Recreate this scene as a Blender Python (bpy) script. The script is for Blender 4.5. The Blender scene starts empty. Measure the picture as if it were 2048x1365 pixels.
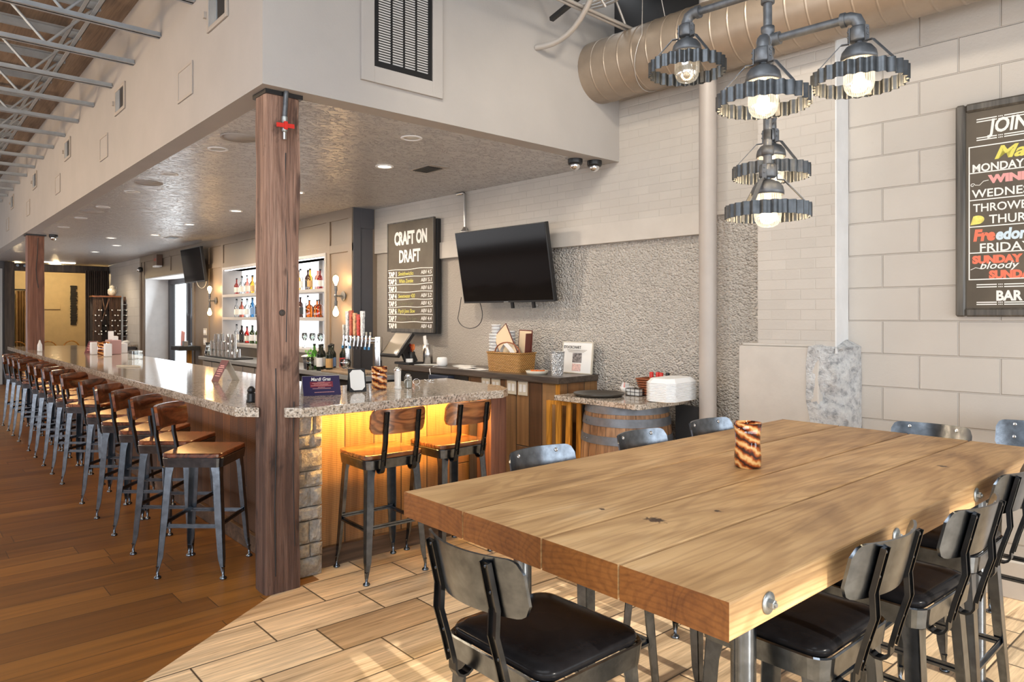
import bpy, bmesh, math, random
from mathutils import Vector, Matrix, Euler, noise

S = bpy.context.scene
COL = S.collection
R_ = math.radians
PI = math.pi

# ------------------------------------------------------------------ camera
cd = bpy.data.cameras.new('camera')
cam = bpy.data.objects.new('camera', cd)
COL.objects.link(cam)
cam.location = (0, 0, 1.6)
cam.rotation_euler = (R_(90), 0, R_(48.794))
cd.sensor_width = 36
cd.lens = 1415 / 2048 * 36
cd.shift_y = -49.5 / 2048
cd.clip_start = 0.05
cd.clip_end = 200
S.camera = cam

# ------------------------------------------------------------------ world, sun, exposure
S.view_settings.view_transform = 'Standard'
S.view_settings.look = 'None'
S.view_settings.gamma = 1
S.view_settings.use_curve_mapping = False
S.view_settings.exposure = 0.03
W = bpy.data.worlds.new('daylight')
S.world = W
W.use_nodes = True
wn = W.node_tree.nodes
wb = wn['Background']
wb.inputs['Color'].default_value = (0.90, 0.95, 1.0, 1)
wb.inputs['Strength'].default_value = 1.9
S.cycles.use_denoising = True
S.cycles.max_bounces = 8
S.cycles.diffuse_bounces = 4
S.cycles.glossy_bounces = 4
S.cycles.transparent_max_bounces = 12
S.cycles.transmission_bounces = 6
S.cycles.caustics_reflective = False
S.cycles.caustics_refractive = False
S.cycles.sample_clamp_indirect = 4


def light(name, kind, loc, energy, color, rot=None, **kw):
    d = bpy.data.lights.new(name, kind)
    d.energy = energy
    d.color = color
    for k, v in kw.items():
        setattr(d, k, v)
    o = bpy.data.objects.new(name, d)
    o.location = loc
    if rot is not None:
        o.rotation_euler = rot
    COL.objects.link(o)
    return o


def aim(v):
    return Vector(v).to_track_quat('-Z', 'Y').to_euler()


WARM = (1.0, 0.78, 0.52)
light('sun', 'SUN', (6, 1, 5), 6.0, (1.0, 0.93, 0.82), aim((-1, 0.05, -0.42)), angle=R_(0.6))
# daylight through the long hall windows on the camera side, and unseen warm lamps added for the bulkhead's hall face
light('hall_window_light', 'AREA', (-11.0, -5.9, 1.2), 290, (0.95, 0.96, 1.0), aim((0, 1, 0.2)), shape='RECTANGLE', size=14, size_y=1.8)
light('dining_window_light', 'AREA', (3.12, -0.3, 1.55), 265, (0.86, 0.93, 1.0), aim((-1, 0, 0.05)), shape='RECTANGLE', size=11, size_y=2.3)
light('front_window_light', 'AREA', (-0.6, -5.9, 1.6), 270, (0.84, 0.92, 1.0), aim((-0.1, 1, 0.1)), shape='RECTANGLE', size=5, size_y=2.3)
light('hall_window_light', 'AREA', (-20.1, -2.4, 1.5), 150, (0.94, 0.97, 1.0), aim((1, 0.25, 0.1)), shape='RECTANGLE', size=4.5, size_y=2.4)
for hx in (-6.0, -9.5, -13.0):
    light('hall_warm_fill_light', 'POINT', (hx, -1.3, 3.3), 145, (1.0, 0.72, 0.45), shadow_soft_size=0.25)
light('bar_door_light', 'AREA', (-15.2, 4.56, 1.2), 75, (0.9, 0.96, 1.0), aim((0.25, -1, 0.25)), shape='RECTANGLE', size=2.8, size_y=2.2)
light('dining_fill_light', 'AREA', (-1.5, -0.6, 4.2), 350, (0.9, 0.95, 1.0), aim((-0.12, 0.12, -1)), shape='RECTANGLE', size=4.2, size_y=4.0)  # large unseen fill panel, added to brighten the table and floor
light('far_fill_spot', 'SPOT', (-17.9, 3.2, 2.85), 90, (1.0, 0.84, 0.62), aim((-0.25, 0.12, -1)), spot_size=R_(140), spot_blend=0.8, shadow_soft_size=0.06)  # unseen spot added to warm and brighten the far block wall
# track spot on the dining ceiling, out of the top of the frame, then an added fill spot
light('track_and_fill_spot', 'SPOT', (-2.05, 3.05, 4.0), 80, (1.0, 0.88, 0.72), aim((-0.3, 1.2, -1.25)),
      spot_size=R_(150), spot_blend=0.6, shadow_soft_size=0.09)
light('track_and_fill_spot', 'SPOT', (-2.5, 1.7, 4.05), 90, (1.0, 0.88, 0.72), aim((-1.4, 2.9, -2.6)), spot_size=R_(80), spot_blend=0.7, shadow_soft_size=0.09)  # unseen extra spot, added to brighten the stucco


# ------------------------------------------------------------------ mesh builder
class MB:
    def __init__(self, M=None):
        self.v, self.f, self.s = [], [], []
        self.M = M or Matrix()

    def add(self, vs, fs, smooth=False):
        b = len(self.v)
        M = self.M
        self.v += [tuple(M @ Vector(p)) for p in vs]
        self.f += [tuple(b + i for i in q) for q in fs]
        self.s += [smooth] * len(fs)
        return self

    def box(self, x0, x1, y0, y1, z0, z1):
        vs = [(x, y, z) for x in (x0, x1) for y in (y0, y1) for z in (z0, z1)]
        return self.add(vs, [(0, 1, 3, 2), (4, 6, 7, 5), (0, 4, 5, 1), (2, 3, 7, 6), (0, 2, 6, 4), (1, 5, 7, 3)])

    def prism(self, poly, z0, z1):
        n = len(poly)
        vs = [(x, y, z0) for x, y in poly] + [(x, y, z1) for x, y in poly]
        fs = [tuple(range(n))[::-1], tuple(range(n, 2 * n))] + [(i, (i + 1) % n, n + (i + 1) % n, n + i) for i in range(n)]
        return self.add(vs, fs)

    def loft(self, rings, smooth=True, cap=True, closed=True):
        n = len(rings[0])
        vs = [p for r in rings for p in r]
        fs = []
        m = n if closed else n - 1
        for k in range(len(rings) - 1):
            for i in range(m):
                j = (i + 1) % n
                fs.append((k * n + i, k * n + j, (k + 1) * n + j, (k + 1) * n + i))
        self.add(vs, fs, smooth)
        if cap and closed:
            self.add(rings[0], [tuple(range(n))[::-1]])
            self.add(rings[-1], [tuple(range(n))])
        return self

    def lathe(self, prof, n=20, c=(0, 0, 0), smooth=True, cap=True):
        rings = [[(c[0] + r * math.cos(2 * PI * i / n), c[1] + r * math.sin(2 * PI * i / n), c[2] + z) for i in range(n)] for r, z in prof]
        return self.loft(rings, smooth, cap)

    def tube(self, pts, r, n=8, closed=False, cap=True, smooth=True):
        pts = [Vector(p) for p in pts]
        m = len(pts)
        rs = r if isinstance(r, (list, tuple)) else [r] * m
        rings = []
        ref = None
        for k in range(m):
            a = pts[(k - 1) % m] if (closed or k > 0) else pts[k]
            b = pts[(k + 1) % m] if (closed or k < m - 1) else pts[k]
            t = (b - a).normalized()
            if ref is None:
                ref = Vector((0, 0, 1)) if abs(t.z) < 0.9 else Vector((1, 0, 0))
            u = t.cross(ref)
            if u.length < 1e-6:
                u = t.orthogonal()
            u.normalize()
            w = u.cross(t)
            ref = w
            rings.append([tuple(pts[k] + rs[k] * (math.cos(2 * PI * i / n) * u + math.sin(2 * PI * i / n) * w)) for i in range(n)])
        if closed:
            rings.append(rings[0])
            return self.loft(rings, smooth, False)
        return self.loft(rings, smooth, cap)

    def cyl(self, p0, p1, r0, r1=None, n=16):
        return self.tube([p0, p1], [r0, r0 if r1 is None else r1], n)

    def bar(self, p0, p1, w, t, up=(0, 0, 1)):
        """flat bar from p0 to p1: width w across, thickness t along up"""
        p0, p1 = Vector(p0), Vector(p1)
        d = (p1 - p0).normalized()
        u = d.cross(Vector(up))
        if u.length < 1e-6:
            u = d.orthogonal()
        u.normalize()
        n = u.cross(d)
        q = [(-1, -1), (1, -1), (1, 1), (-1, 1)]
        rings = [[tuple(p + u * a * w / 2 + n * b * t / 2) for a, b in q] for p in (p0, p1)]
        return self.loft(rings, False)

    def ribbon(self, pts, w, t, side):
        """flat strip following pts, width w along 'side', thickness t"""
        pts = [Vector(p) for p in pts]
        side = Vector(side).normalized()
        rings = []
        for k, p in enumerate(pts):
            a, b = pts[max(k - 1, 0)], pts[min(k + 1, len(pts) - 1)]
            d = (b - a).normalized()
            n = d.cross(side).normalized()
            rings.append([tuple(p + side * s * w / 2 + n * e * t / 2) for s, e in ((-1, -1), (1, -1), (1, 1), (-1, 1))])
        return self.loft(rings, False)

    def sphere(self, c, r, n=12, m=8, sz=1.0):
        prof = [(max(r * math.sin(PI * k / m), 1e-4), -r * sz * math.cos(PI * k / m)) for k in range(m + 1)]
        return self.lathe(prof, n, c)

    def build(self, name, mat, parent=None, bevel=0, seg=2, loc=None, rot=None):
        me = bpy.data.meshes.new(name)
        me.from_pydata(self.v, [], self.f)
        me.polygons.foreach_set('use_smooth', self.s)
        bm = bmesh.new()
        bm.from_mesh(me)
        bmesh.ops.recalc_face_normals(bm, faces=bm.faces)
        bm.to_mesh(me)
        bm.free()
        me.update()
        if mat is not None:
            me.materials.append(mat)
        o = bpy.data.objects.new(name, me)
        COL.objects.link(o)
        if parent is not None:
            o.parent = parent
        if loc is not None:
            o.location = loc
        if rot is not None:
            o.rotation_euler = rot
        if bevel:
            b = o.modifiers.new('edge', 'BEVEL')
            b.width = bevel
            b.segments = seg
            b.limit_method = 'ANGLE'
            b.angle_limit = R_(40)
        return o


def B(x0, x1, y0, y1, z0, z1):
    return MB().box(x0, x1, y0, y1, z0, z1)


def tag(o, label, cat, group=None, kind=None):
    if label:
        o['label'] = label
    if cat:
        o['category'] = cat
    if group:
        o['group'] = group
    if kind:
        o['kind'] = kind
    return o


def struct(o):
    o['kind'] = 'structure'
    return o


def thing(name, label, cat, loc=(0, 0, 0), rz=0.0, group=None):
    o = bpy.data.objects.new(name, None)
    o.empty_display_size = 0.1
    COL.objects.link(o)
    o.location = loc
    o.rotation_euler = (0, 0, rz)
    return tag(o, label, cat, group)


def dup(root, loc=None, rz=None, label=None, group=None, scale=None):
    r = root.copy()
    COL.objects.link(r)
    if loc is not None:
        r.location = loc
    if rz is not None:
        r.rotation_euler = (0, 0, rz)
    if label:
        r['label'] = label
    if group:
        r['group'] = group
    if scale:
        r.scale = scale

    def kids(a, b):
        for ch in list(a.children):
            c = ch.copy()
            COL.objects.link(c)
            c.parent = b
            kids(ch, c)
    kids(root, r)
    return r


def bez(p0, p1, p2, p3, n=12):
    p0, p1, p2, p3 = map(Vector, (p0, p1, p2, p3))
    return [((1 - t) ** 3 * p0 + 3 * (1 - t) ** 2 * t * p1 + 3 * (1 - t) * t * t * p2 + t ** 3 * p3) for t in [i / n for i in range(n + 1)]]


def rrect(w, h, r, n=5, cx=0, cy=0):
    out = []
    for sx, sy, a0 in ((1, 1, 0), (-1, 1, 90), (-1, -1, 180), (1, -1, 270)):
        for i in range(n + 1):
            a = R_(a0 + 90 * i / n)
            out.append((cx + sx * (w / 2 - r) + r * math.cos(a), cy + sy * (h / 2 - r) + r * math.sin(a)))
    return out


# frame of the back wall: u along the wall, v into it, turned 2.7 degrees from the bar
WA = R_(2.7)
WM = Matrix.Translation((-3.886, 4.6, 0)) @ Matrix.Rotation(WA, 4, 'Z')


def wp(u, v, z=0):
    return tuple(WM @ Vector((u, v, z)))


def wthing(name, label, cat, u, v, z, rz=0.0, group=None):
    return thing(name, label, cat, wp(u, v, z), WA + rz, group)


ORD = ('first second third fourth fifth sixth seventh eighth ninth tenth eleventh twelfth thirteenth fourteenth fifteenth '
       'sixteenth seventeenth eighteenth nineteenth twentieth').split()


def text(body, size, mat, parent, loc, rot=(R_(90), 0, 0), bold=0.0, shear=0.0, align='LEFT', width=None, name='lettering', depth=0.0008):
    c = bpy.data.curves.new(name, 'FONT')
    c.body = body
    c.size = size
    c.shear = shear
    c.offset = bold
    c.extrude = depth
    c.align_x = align
    c.resolution_u = 3
    t = bpy.data.objects.new(name, c)
    COL.objects.link(t)
    me = bpy.data.meshes.new_from_object(t.evaluated_get(bpy.context.evaluated_depsgraph_get()))
    COL.objects.unlink(t)
    bpy.data.objects.remove(t)
    if width:
        xs = [v.co.x for v in me.vertices]
        w = max(xs) - min(xs)
        for v in me.vertices:
            v.co.x *= width / w
    me.name = name
    me.materials.clear()
    me.materials.append(mat)
    o = bpy.data.objects.new(name, me)
    COL.objects.link(o)
    o.parent = parent
    o.location = loc
    o.rotation_euler = rot
    return o
# ------------------------------------------------------------------ materials
class G:
    """one procedural material"""

    def __init__(self, name):
        self.m = bpy.data.materials.new(name)
        self.m.use_nodes = True
        self.t = self.m.node_tree
        self.p = self.t.nodes['Principled BSDF']
        self.tc = self.t.nodes.new('ShaderNodeTexCoord')

    def n(self, typ, ins=None, **at):
        d = self.t.nodes.new('ShaderNode' + typ)
        for k, v in at.items():
            setattr(d, k, v)
        for k, v in (ins or {}).items():
            self.set(d, k, v)
        return d

    def set(self, d, k, v):
        i = d.inputs[k]
        if hasattr(v, 'bl_idname') and hasattr(v, 'outputs'):
            v = v.outputs[0]
        if isinstance(v, bpy.types.NodeSocket):
            self.t.links.new(v, i)
        else:
            if isinstance(v, (tuple, list)) and len(v) == 3 and i.type == 'RGBA':
                v = (*v, 1)
            i.default_value = v

    def P(self, **kw):
        for k, v in kw.items():
            self.set(self.p, k.replace('_', ' '), v)
        return self

    def M(self, op, a, b=0.0, c=None):
        ins = {0: a, 1: b}
        if c is not None:
            ins[2] = c
        return self.n('Math', ins, operation=op).outputs[0]

    def mapped(self, scale=(1, 1, 1), loc=(0, 0, 0), rot=(0, 0, 0), rnd=0.0, src='Object'):
        s = self.tc.outputs[src]
        if rnd:
            r = self.n('ObjectInfo').outputs['Random']
            k = self.M('MULTIPLY', r, rnd)
            v = self.n('CombineXYZ', {0: k, 1: k, 2: k})
            s = self.n('VectorMath', {0: s, 1: v}, operation='ADD').outputs[0]
        return self.n('Mapping', {'Vector': s, 'Scale': scale, 'Location': loc, 'Rotation': rot}).outputs[0]

    def noise(self, vec, scale=5.0, detail=4.0, rough=0.55, dist=0.0):
        return self.n('TexNoise', {'Vector': vec, 'Scale': scale, 'Detail': detail, 'Roughness': rough, 'Distortion': dist}).outputs[0]

    def ramp(self, fac, stops, interp='LINEAR'):
        d = self.n('ValToRGB', {'Fac': fac})
        cr = d.color_ramp
        cr.interpolation = interp
        while len(cr.elements) < len(stops):
            cr.elements.new(0.5)
        for e, (p, c) in zip(cr.elements, stops):
            e.position = p
            e.color = (*c, 1) if len(c) == 3 else c
        return d.outputs[0]

    def mix(self, fac, a, b, blend='MIX'):
        d = self.n('Mix', data_type='RGBA', blend_type=blend)
        self.set(d, 0, fac)
        self.set(d, 6, a)
        self.set(d, 7, b)
        return d.outputs[2]

    def bump(self, h, strength=0.3, dist=0.01, normal=None):
        ins = {'Height': h, 'Strength': strength, 'Distance': dist}
        if normal is not None:
            ins['Normal'] = normal
        b = self.n('Bump', ins).outputs[0]
        self.set(self.p, 'Normal', b)
        return b


def plain(name, c, rough=0.5, metal=0.0, var=0.0, vscale=6.0, bump=0.0, bscale=40.0, **kw):
    g = G(name)
    v = g.mapped()
    if var:
        f = g.noise(v, vscale)
        col = g.ramp(f, [(0.3, tuple(x * (1 - var) for x in c)), (0.7, tuple(min(1, x * (1 + var)) for x in c))])
        g.P(Base_Color=col)
    else:
        g.P(Base_Color=c)
    g.P(Roughness=rough, Metallic=metal, **kw)
    if bump:
        g.bump(g.noise(v, bscale), bump, 0.005)
    return g.m


def emit(name, c, s):
    g = G(name)
    g.P(Base_Color=c, Emission_Color=c, Emission_Strength=s, Roughness=0.4)
    return g.m


def grainwood(name, dark, mid, light_, axis=1, rough=0.4, stretch=14.0, scale=3.0, bump=0.15, coat=0.0, rnd=7.0, rings=70.0, ring_k=0.35):
    g = G(name)
    sc = [scale * 4] * 3
    sc[axis] = scale * 4 / stretch
    v = g.mapped(tuple(sc), rnd=rnd)
    f1 = g.noise(v, 1.0, 6, 0.6, 0.8)
    fl = g.noise(g.mapped(tuple(q * 0.6 for q in sc), rnd=rnd), 1.0, 2, 0.45, 0.4)
    rg_ = g.M('ADD', g.M('MULTIPLY', g.M('SINE', g.M('MULTIPLY', fl, rings)), 0.5), 0.5)
    sc2 = [70.0] * 3
    sc2[axis] = 3.0
    f2 = g.noise(g.mapped(tuple(sc2), rnd=rnd), 1.0, 3)
    c = g.ramp(f1, [(0.3, dark), (0.5, mid), (0.68, light_)])
    c = g.mix(0.5, c, g.ramp(f2, [(0.35, (0.45, 0.45, 0.45)), (0.6, (1, 1, 1))]), 'MULTIPLY')
    c = g.mix(ring_k, c, g.ramp(rg_, [(0.05, (0.32, 0.26, 0.22)), (0.5, (1.05, 1.03, 1.0))]), 'MULTIPLY')
    g.P(Base_Color=c, Roughness=rough, Coat_Weight=coat, Coat_Roughness=0.12)
    g.bump(f2, bump, 0.004)
    return g.m


def planked(name, u_axis, width, l_axis, length, tones, off=0.0, orig=(0, 0), rough=0.4, groove=0.004, step=None, gcol=(0.02, 0.012, 0.008), grain=1.0, saw=0.0, coat=0.0, bump=0.25, streak=0):
    """boards running along l_axis, width along u_axis; every board takes a tone of its own"""
    g = G(name)
    sx = g.n('SeparateXYZ', {0: g.tc.outputs['Object']})
    u = g.M('DIVIDE', g.M('SUBTRACT', sx.outputs[u_axis], orig[0]), width)
    row = g.M('FLOOR', u)
    w = g.M('DIVIDE', g.M('SUBTRACT', sx.outputs[l_axis], orig[1]), length)
    if step is None:
        sh = g.n('TexWhiteNoise', {'W': row}, noise_dimensions='1D').outputs[0]
        sh = g.M('MULTIPLY', sh, 7.0)
    else:
        sh = g.M('MULTIPLY', row, step)
    w = g.M('ADD', w, sh)
    cell = g.M('FLOOR', w)
    idv = g.n('CombineXYZ', {0: row, 1: cell})
    rnd = g.n('TexWhiteNoise', {'Vector': idv}, noise_dimensions='2D')
    fu, fw = g.M('FRACT', u), g.M('FRACT', w)
    du = g.M('MULTIPLY', g.M('MINIMUM', fu, g.M('SUBTRACT', 1.0, fu)), width)
    dw = g.M('MULTIPLY', g.M('MINIMUM', fw, g.M('SUBTRACT', 1.0, fw)), length)
    d = g.M('MINIMUM', du, dw)
    inside = g.M('MULTIPLY', g.M('SUBTRACT', d, groove * 0.35), 1.0 / groove)
    inside = g.n('Clamp', {0: inside}).outputs[0]
    # grain, shifted per board
    sc = [38.0 * grain] * 3
    sc[l_axis] = 1.6 * grain
    shift = g.n('VectorMath', {0: rnd.outputs['Color'], 1: (31.0, 17.0, 9.0)}, operation='MULTIPLY').outputs[0]
    v0 = g.n('VectorMath', {0: g.tc.outputs['Object'], 1: shift}, operation='ADD').outputs[0]
    v = g.n('Mapping', {'Vector': v0, 'Scale': tuple(sc)}).outputs[0]
    f1 = g.noise(v, 1.0, 5, 0.6, 0.6)
    sc[l_axis] *= 1.6
    v2 = g.n('Mapping', {'Vector': v0, 'Scale': tuple(x * 0.22 for x in sc)}).outputs[0]
    f2 = g.noise(v2, 1.0, 4, 0.6, 1.0)
    base = g.ramp(rnd.outputs['Value'], [(i / max(1, len(tones) - 1), t) for i, t in enumerate(tones)])
    c = g.mix(0.8, base, g.ramp(f2, [(0.25, (0.42, 0.38, 0.34)), (0.5, (0.95, 0.93, 0.9)), (0.75, (1.35, 1.3, 1.22))]), 'MULTIPLY')
    c = g.mix(0.55, c, g.ramp(f1, [(0.3, (0.5, 0.46, 0.42)), (0.55, (1.05, 1.03, 1.0))]), 'MULTIPLY')
    if streak:
        sc3 = [26.0] * 3
        sc3[l_axis] = 1.1
        f3 = g.noise(g.n('Mapping', {'Vector': v0, 'Scale': tuple(sc3)}).outputs[0], 1.0, 6, 0.65, 2.2)
        c = g.mix(0.75, c, g.ramp(f3, [(0.32, (0.42, 0.34, 0.26)), (0.43, (0.95, 0.91, 0.86)), (0.56, (1.15, 1.15, 1.15)), (0.68, (1.6, 1.6, 1.6))]), 'MULTIPLY')
    h = f1
    if saw:
        wv = g.n('TexWave', {'Vector': v0, 'Scale': saw, 'Distortion': 2.5, 'Detail': 2.0, 'Detail Scale': 0.6}, wave_type='BANDS', bands_direction='Z' if l_axis == 2 else 'Y').outputs[1]
        c = g.mix(0.28, c, g.ramp(wv, [(0.2, (0.5, 0.45, 0.4)), (0.7, (1.2, 1.18, 1.1))]), 'MULTIPLY')
        h = g.M('ADD', f1, g.M('MULTIPLY', wv, 0.5))
    c = g.mix(inside, gcol, c)
    g.P(Base_Color=c, Roughness=rough, Coat_Weight=coat, Coat_Roughness=0.25)
    hh = g.M('ADD', g.M('MULTIPLY', inside, 1.5), g.M('MULTIPLY', h, 0.35))
    g.bump(hh, bump, 0.006)
    return g.m


def masonry(name, c, bw, bh, mortar, bump=0.6, rough_noise=0.25, u0=0.0, z0=0.0, dist=0.006, plane='xz', mcol=(0.87, 0.865, 0.86)):
    g = G(name)
    sx = g.n('SeparateXYZ', {0: g.tc.outputs['Object']})
    vec = g.n('CombineXYZ', {0: g.M('SUBTRACT', sx.outputs[0 if plane == 'xz' else 1], u0), 1: g.M('SUBTRACT', sx.outputs[2], z0)})
    b = g.n('TexBrick', {'Vector': vec, 'Scale': 1.0, 'Mortar Size': mortar, 'Mortar Smooth': 0.6, 'Brick Width': bw, 'Row Height': bh, 'Color1': (1, 1, 1), 'Color2': (0.94, 0.94, 0.94), 'Mortar': mcol}, offset=0.5)
    v = g.mapped()
    n1 = g.noise(v, 60, 4)
    n2 = g.noise(v, 3, 3)
    col = g.mix(1.0, c, b.outputs['Color'], 'MULTIPLY')
    col = g.mix(0.25, col, g.ramp(n2, [(0.3, (0.8, 0.8, 0.8)), (0.7, (1.1, 1.1, 1.1))]), 'MULTIPLY')
    pits = g.ramp(g.n('TexVoronoi', {'Vector': v, 'Scale': 9.0}).outputs['Distance'], [(0.02, (0, 0, 0)), (0.07, (1, 1, 1))])
    h = g.M('ADD', g.M('MULTIPLY', b.outputs['Fac'], -1.0), g.M('MULTIPLY', n1, rough_noise))
    h = g.M('ADD', h, g.M('MULTIPLY', pits, rough_noise * 0.7))
    g.P(Base_Color=col, Roughness=0.6)
    g.bump(h, bump, dist)
    return g.m


CREAM = (0.52, 0.48, 0.435)
MAT = {}
MAT['tile'] = planked('wood_look_tile', 0, 0.2985, 1, 0.61, [(0.56, 0.40, 0.235), (0.76, 0.585, 0.385), (0.66, 0.485, 0.30), (0.86, 0.69, 0.475), (0.50, 0.345, 0.2)], orig=(-3.6775, 1.424), step=-0.3333, rough=0.34, groove=0.005, gcol=(0.05, 0.03, 0.016), grain=0.55, bump=0.15, streak=1)
MAT['hardwood'] = planked('hall_hardwood', 0, 0.19, 1, 1.7, [(0.20, 0.078, 0.012), (0.27, 0.115, 0.02), (0.155, 0.06, 0.009), (0.225, 0.092, 0.015)], rough=0.42, groove=0.0022, gcol=(0.03, 0.014, 0.006), grain=0.6, coat=0.05, bump=0.08)
MAT['barboard'] = planked('reclaimed_boards_long', 0, 0.16, 2, 3.0, [(0.085, 0.034, 0.011), (0.14, 0.06, 0.02), (0.055, 0.022, 0.008), (0.18, 0.08, 0.026)], rough=0.6, saw=26, groove=0.004, bump=0.5)
MAT['barboard_end'] = planked('reclaimed_boards_end', 1, 0.215, 2, 3.0, [(0.30, 0.155, 0.06), (0.40, 0.22, 0.09), (0.24, 0.115, 0.045), (0.33, 0.18, 0.075)], orig=(2.01, 0), rough=0.5, saw=26, groove=0.004, bump=0.5)
MAT['block'] = masonry('painted_block', CREAM, 0.424, 0.212, 0.006, bump=0.9, u0=2.045, z0=1.571 - 0.212 * 8)
MAT['brick'] = masonry('painted_brick', CREAM, 0.2, 0.068, 0.005, bump=0.45, rough_noise=0.5, z0=0.01, mcol=(0.95, 0.95, 0.95))
MAT['farbrick'] = masonry('painted_far_block', CREAM, 0.40, 0.20, 0.008, bump=0.4)


def m_stucco():
    g = G('rough_stucco')
    v = g.mapped()
    vo = g.n('TexVoronoi', {'Vector': g.mapped((1, 1, 1.25)), 'Scale': 58.0, 'Randomness': 1.0}, feature='F1').outputs['Distance']
    n1 = g.noise(v, 30, 5, 0.6, 0.7)
    n2 = g.noise(v, 2.2, 3)
    # trowelled smoother, and coloured darker, towards the bar end of the wall
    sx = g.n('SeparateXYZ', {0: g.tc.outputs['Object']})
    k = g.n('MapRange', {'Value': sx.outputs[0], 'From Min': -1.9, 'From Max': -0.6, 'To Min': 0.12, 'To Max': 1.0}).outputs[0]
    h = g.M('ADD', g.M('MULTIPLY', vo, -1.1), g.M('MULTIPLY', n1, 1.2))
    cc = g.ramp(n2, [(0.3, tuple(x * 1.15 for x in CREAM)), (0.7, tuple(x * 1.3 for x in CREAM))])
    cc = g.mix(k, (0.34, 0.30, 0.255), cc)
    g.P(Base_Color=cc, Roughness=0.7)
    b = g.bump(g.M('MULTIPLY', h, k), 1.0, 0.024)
    return g.m


MAT['stucco'] = m_stucco()


def m_soffit():
    g = G('knockdown_ceiling')
    v = g.mapped((1.6, 1, 1))
    n = g.noise(v, 9, 5, 0.62, 1.2)
    t = g.ramp(n, [(0.44, (0, 0, 0)), (0.5, (1, 1, 1)), (0.54, (0, 0, 0))])
    g.P(Base_Color=g.mix(t, (0.55, 0.54, 0.535), (0.37, 0.36, 0.355)), Roughness=0.27)
    g.bump(g.M('ADD', g.M('MULTIPLY', t, 0.7), g.M('MULTIPLY', g.noise(v, 60, 3), 0.25)), 0.6, 0.012)
    return g.m


MAT['soffit_under'] = m_soffit()
MAT['soffit'] = plain('bulkhead_paint', (0.40, 0.375, 0.355), 0.62, var=0.04, vscale=3, bump=0.12, bscale=70)
MAT['smoothband'] = plain('smooth_painted_plaster', CREAM, 0.6, var=0.05, bump=0.15, bscale=14)
MAT['whitepaint'] = plain('white_paint', (0.74, 0.745, 0.75), 0.55, var=0.05, bump=0.2, bscale=25)
MAT['concrete'] = plain('painted_concrete', CREAM, 0.6, var=0.06, bump=0.3, bscale=22)
MAT['black_deck'] = plain('black_painted_deck', (0.014, 0.013, 0.013), 0.5, var=0.2)
MAT['deck'] = grainwood('brown_deck_boards', (0.20, 0.145, 0.105), (0.29, 0.215, 0.16), (0.36, 0.275, 0.21), 0, 0.7, stretch=8, scale=0.5)
MAT['joist'] = plain('grey_joist_steel', (0.36, 0.39, 0.42), 0.45, 0.3, var=0.12)
MAT['pipe_paint'] = plain('taupe_pipe_paint', (0.40, 0.355, 0.32), 0.45, var=0.04)
MAT['taupe'] = plain('taupe_panel_paint', (0.215, 0.165, 0.12), 0.45, var=0.03)
MAT['slate'] = plain('slate_panel_paint', (0.075, 0.075, 0.085), 0.45, var=0.04)
MAT['black'] = plain('satin_black', (0.012, 0.012, 0.013), 0.4)
MAT['blackmatte'] = plain('matte_black', (0.016, 0.016, 0.017), 0.7)
MAT['screen'] = plain('glossy_screen', (0.006, 0.005, 0.005), 0.08, Specular_IOR_Level=0.15)
MAT['gloss_black'] = plain('black_vinyl', (0.008, 0.0075, 0.008), 0.2, var=0.2, vscale=30, bump=0.04, bscale=160, Specular_IOR_Level=0.07)
MAT['gun'] = plain('brushed_gunmetal', (0.15, 0.168, 0.192), 0.24, 1.0, var=0.3, vscale=22, bump=0.04, bscale=90)
MAT['gundark'] = plain('blackened_steel', (0.05, 0.053, 0.058), 0.27, 1.0, var=0.25, vscale=18)
MAT['chrome'] = plain('chrome', (0.82, 0.82, 0.83), 0.12, 1.0)
MAT['steel'] = plain('stainless_steel', (0.62, 0.61, 0.6), 0.28, 1.0, var=0.06)
MAT['galv'] = plain('dark_galvanised_steel', (0.085, 0.092, 0.10), 0.4, 0.8, var=0.3, vscale=26, bump=0.1, bscale=120)
MAT['pipe_iron'] = plain('grey_pipe_iron', (0.14, 0.147, 0.158), 0.5, 0.6, var=0.25, vscale=30, bump=0.12, bscale=140)
MAT['zinc'] = plain('zinc_plate', (0.34, 0.35, 0.34), 0.45, 0.9, var=0.15, vscale=60)
MAT['duct'] = plain('brown_duct_metal', (0.36, 0.29, 0.225), 0.38, 0.55, var=0.12, vscale=5)
MAT['conduit'] = plain('pale_conduit', (0.48, 0.45, 0.42), 0.4, 0.5)
MAT['white'] = plain('white_plastic', (0.82, 0.82, 0.82), 0.4)
MAT['paper'] = plain('white_paper', (0.85, 0.84, 0.82), 0.8)
MAT['foam'] = plain('white_foam', (0.88, 0.88, 0.88), 0.6, bump=0.05)
MAT['ivory'] = plain('ivory_plastic', (0.62, 0.57, 0.47), 0.4)
MAT['red'] = plain('red_plastic', (0.6, 0.03, 0.02), 0.35)
MAT['orange'] = plain('orange_plastic', (0.85, 0.2, 0.04), 0.35)
MAT['maroon'] = plain('maroon_leatherette', (0.14, 0.03, 0.018), 0.5)
MAT['navy'] = plain('navy_plastic', (0.02, 0.03, 0.06), 0.45)
MAT['chalk'] = plain('chalkboard', (0.095, 0.074, 0.05), 0.55, var=0.35, vscale=2.5)
MAT['chalkw'] = plain('white_chalk', (0.85, 0.84, 0.80), 0.9)
MAT['chalkg'] = plain('faint_chalk', (0.20, 0.18, 0.12), 0.9)
MAT['chalky'] = plain('yellow_chalk', (0.72, 0.66, 0.14), 0.9)
MAT['chalkp'] = plain('pink_chalk', (0.75, 0.36, 0.34), 0.9)
MAT['chalkr'] = plain('coral_chalk', (0.80, 0.20, 0.12), 0.9)
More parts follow.
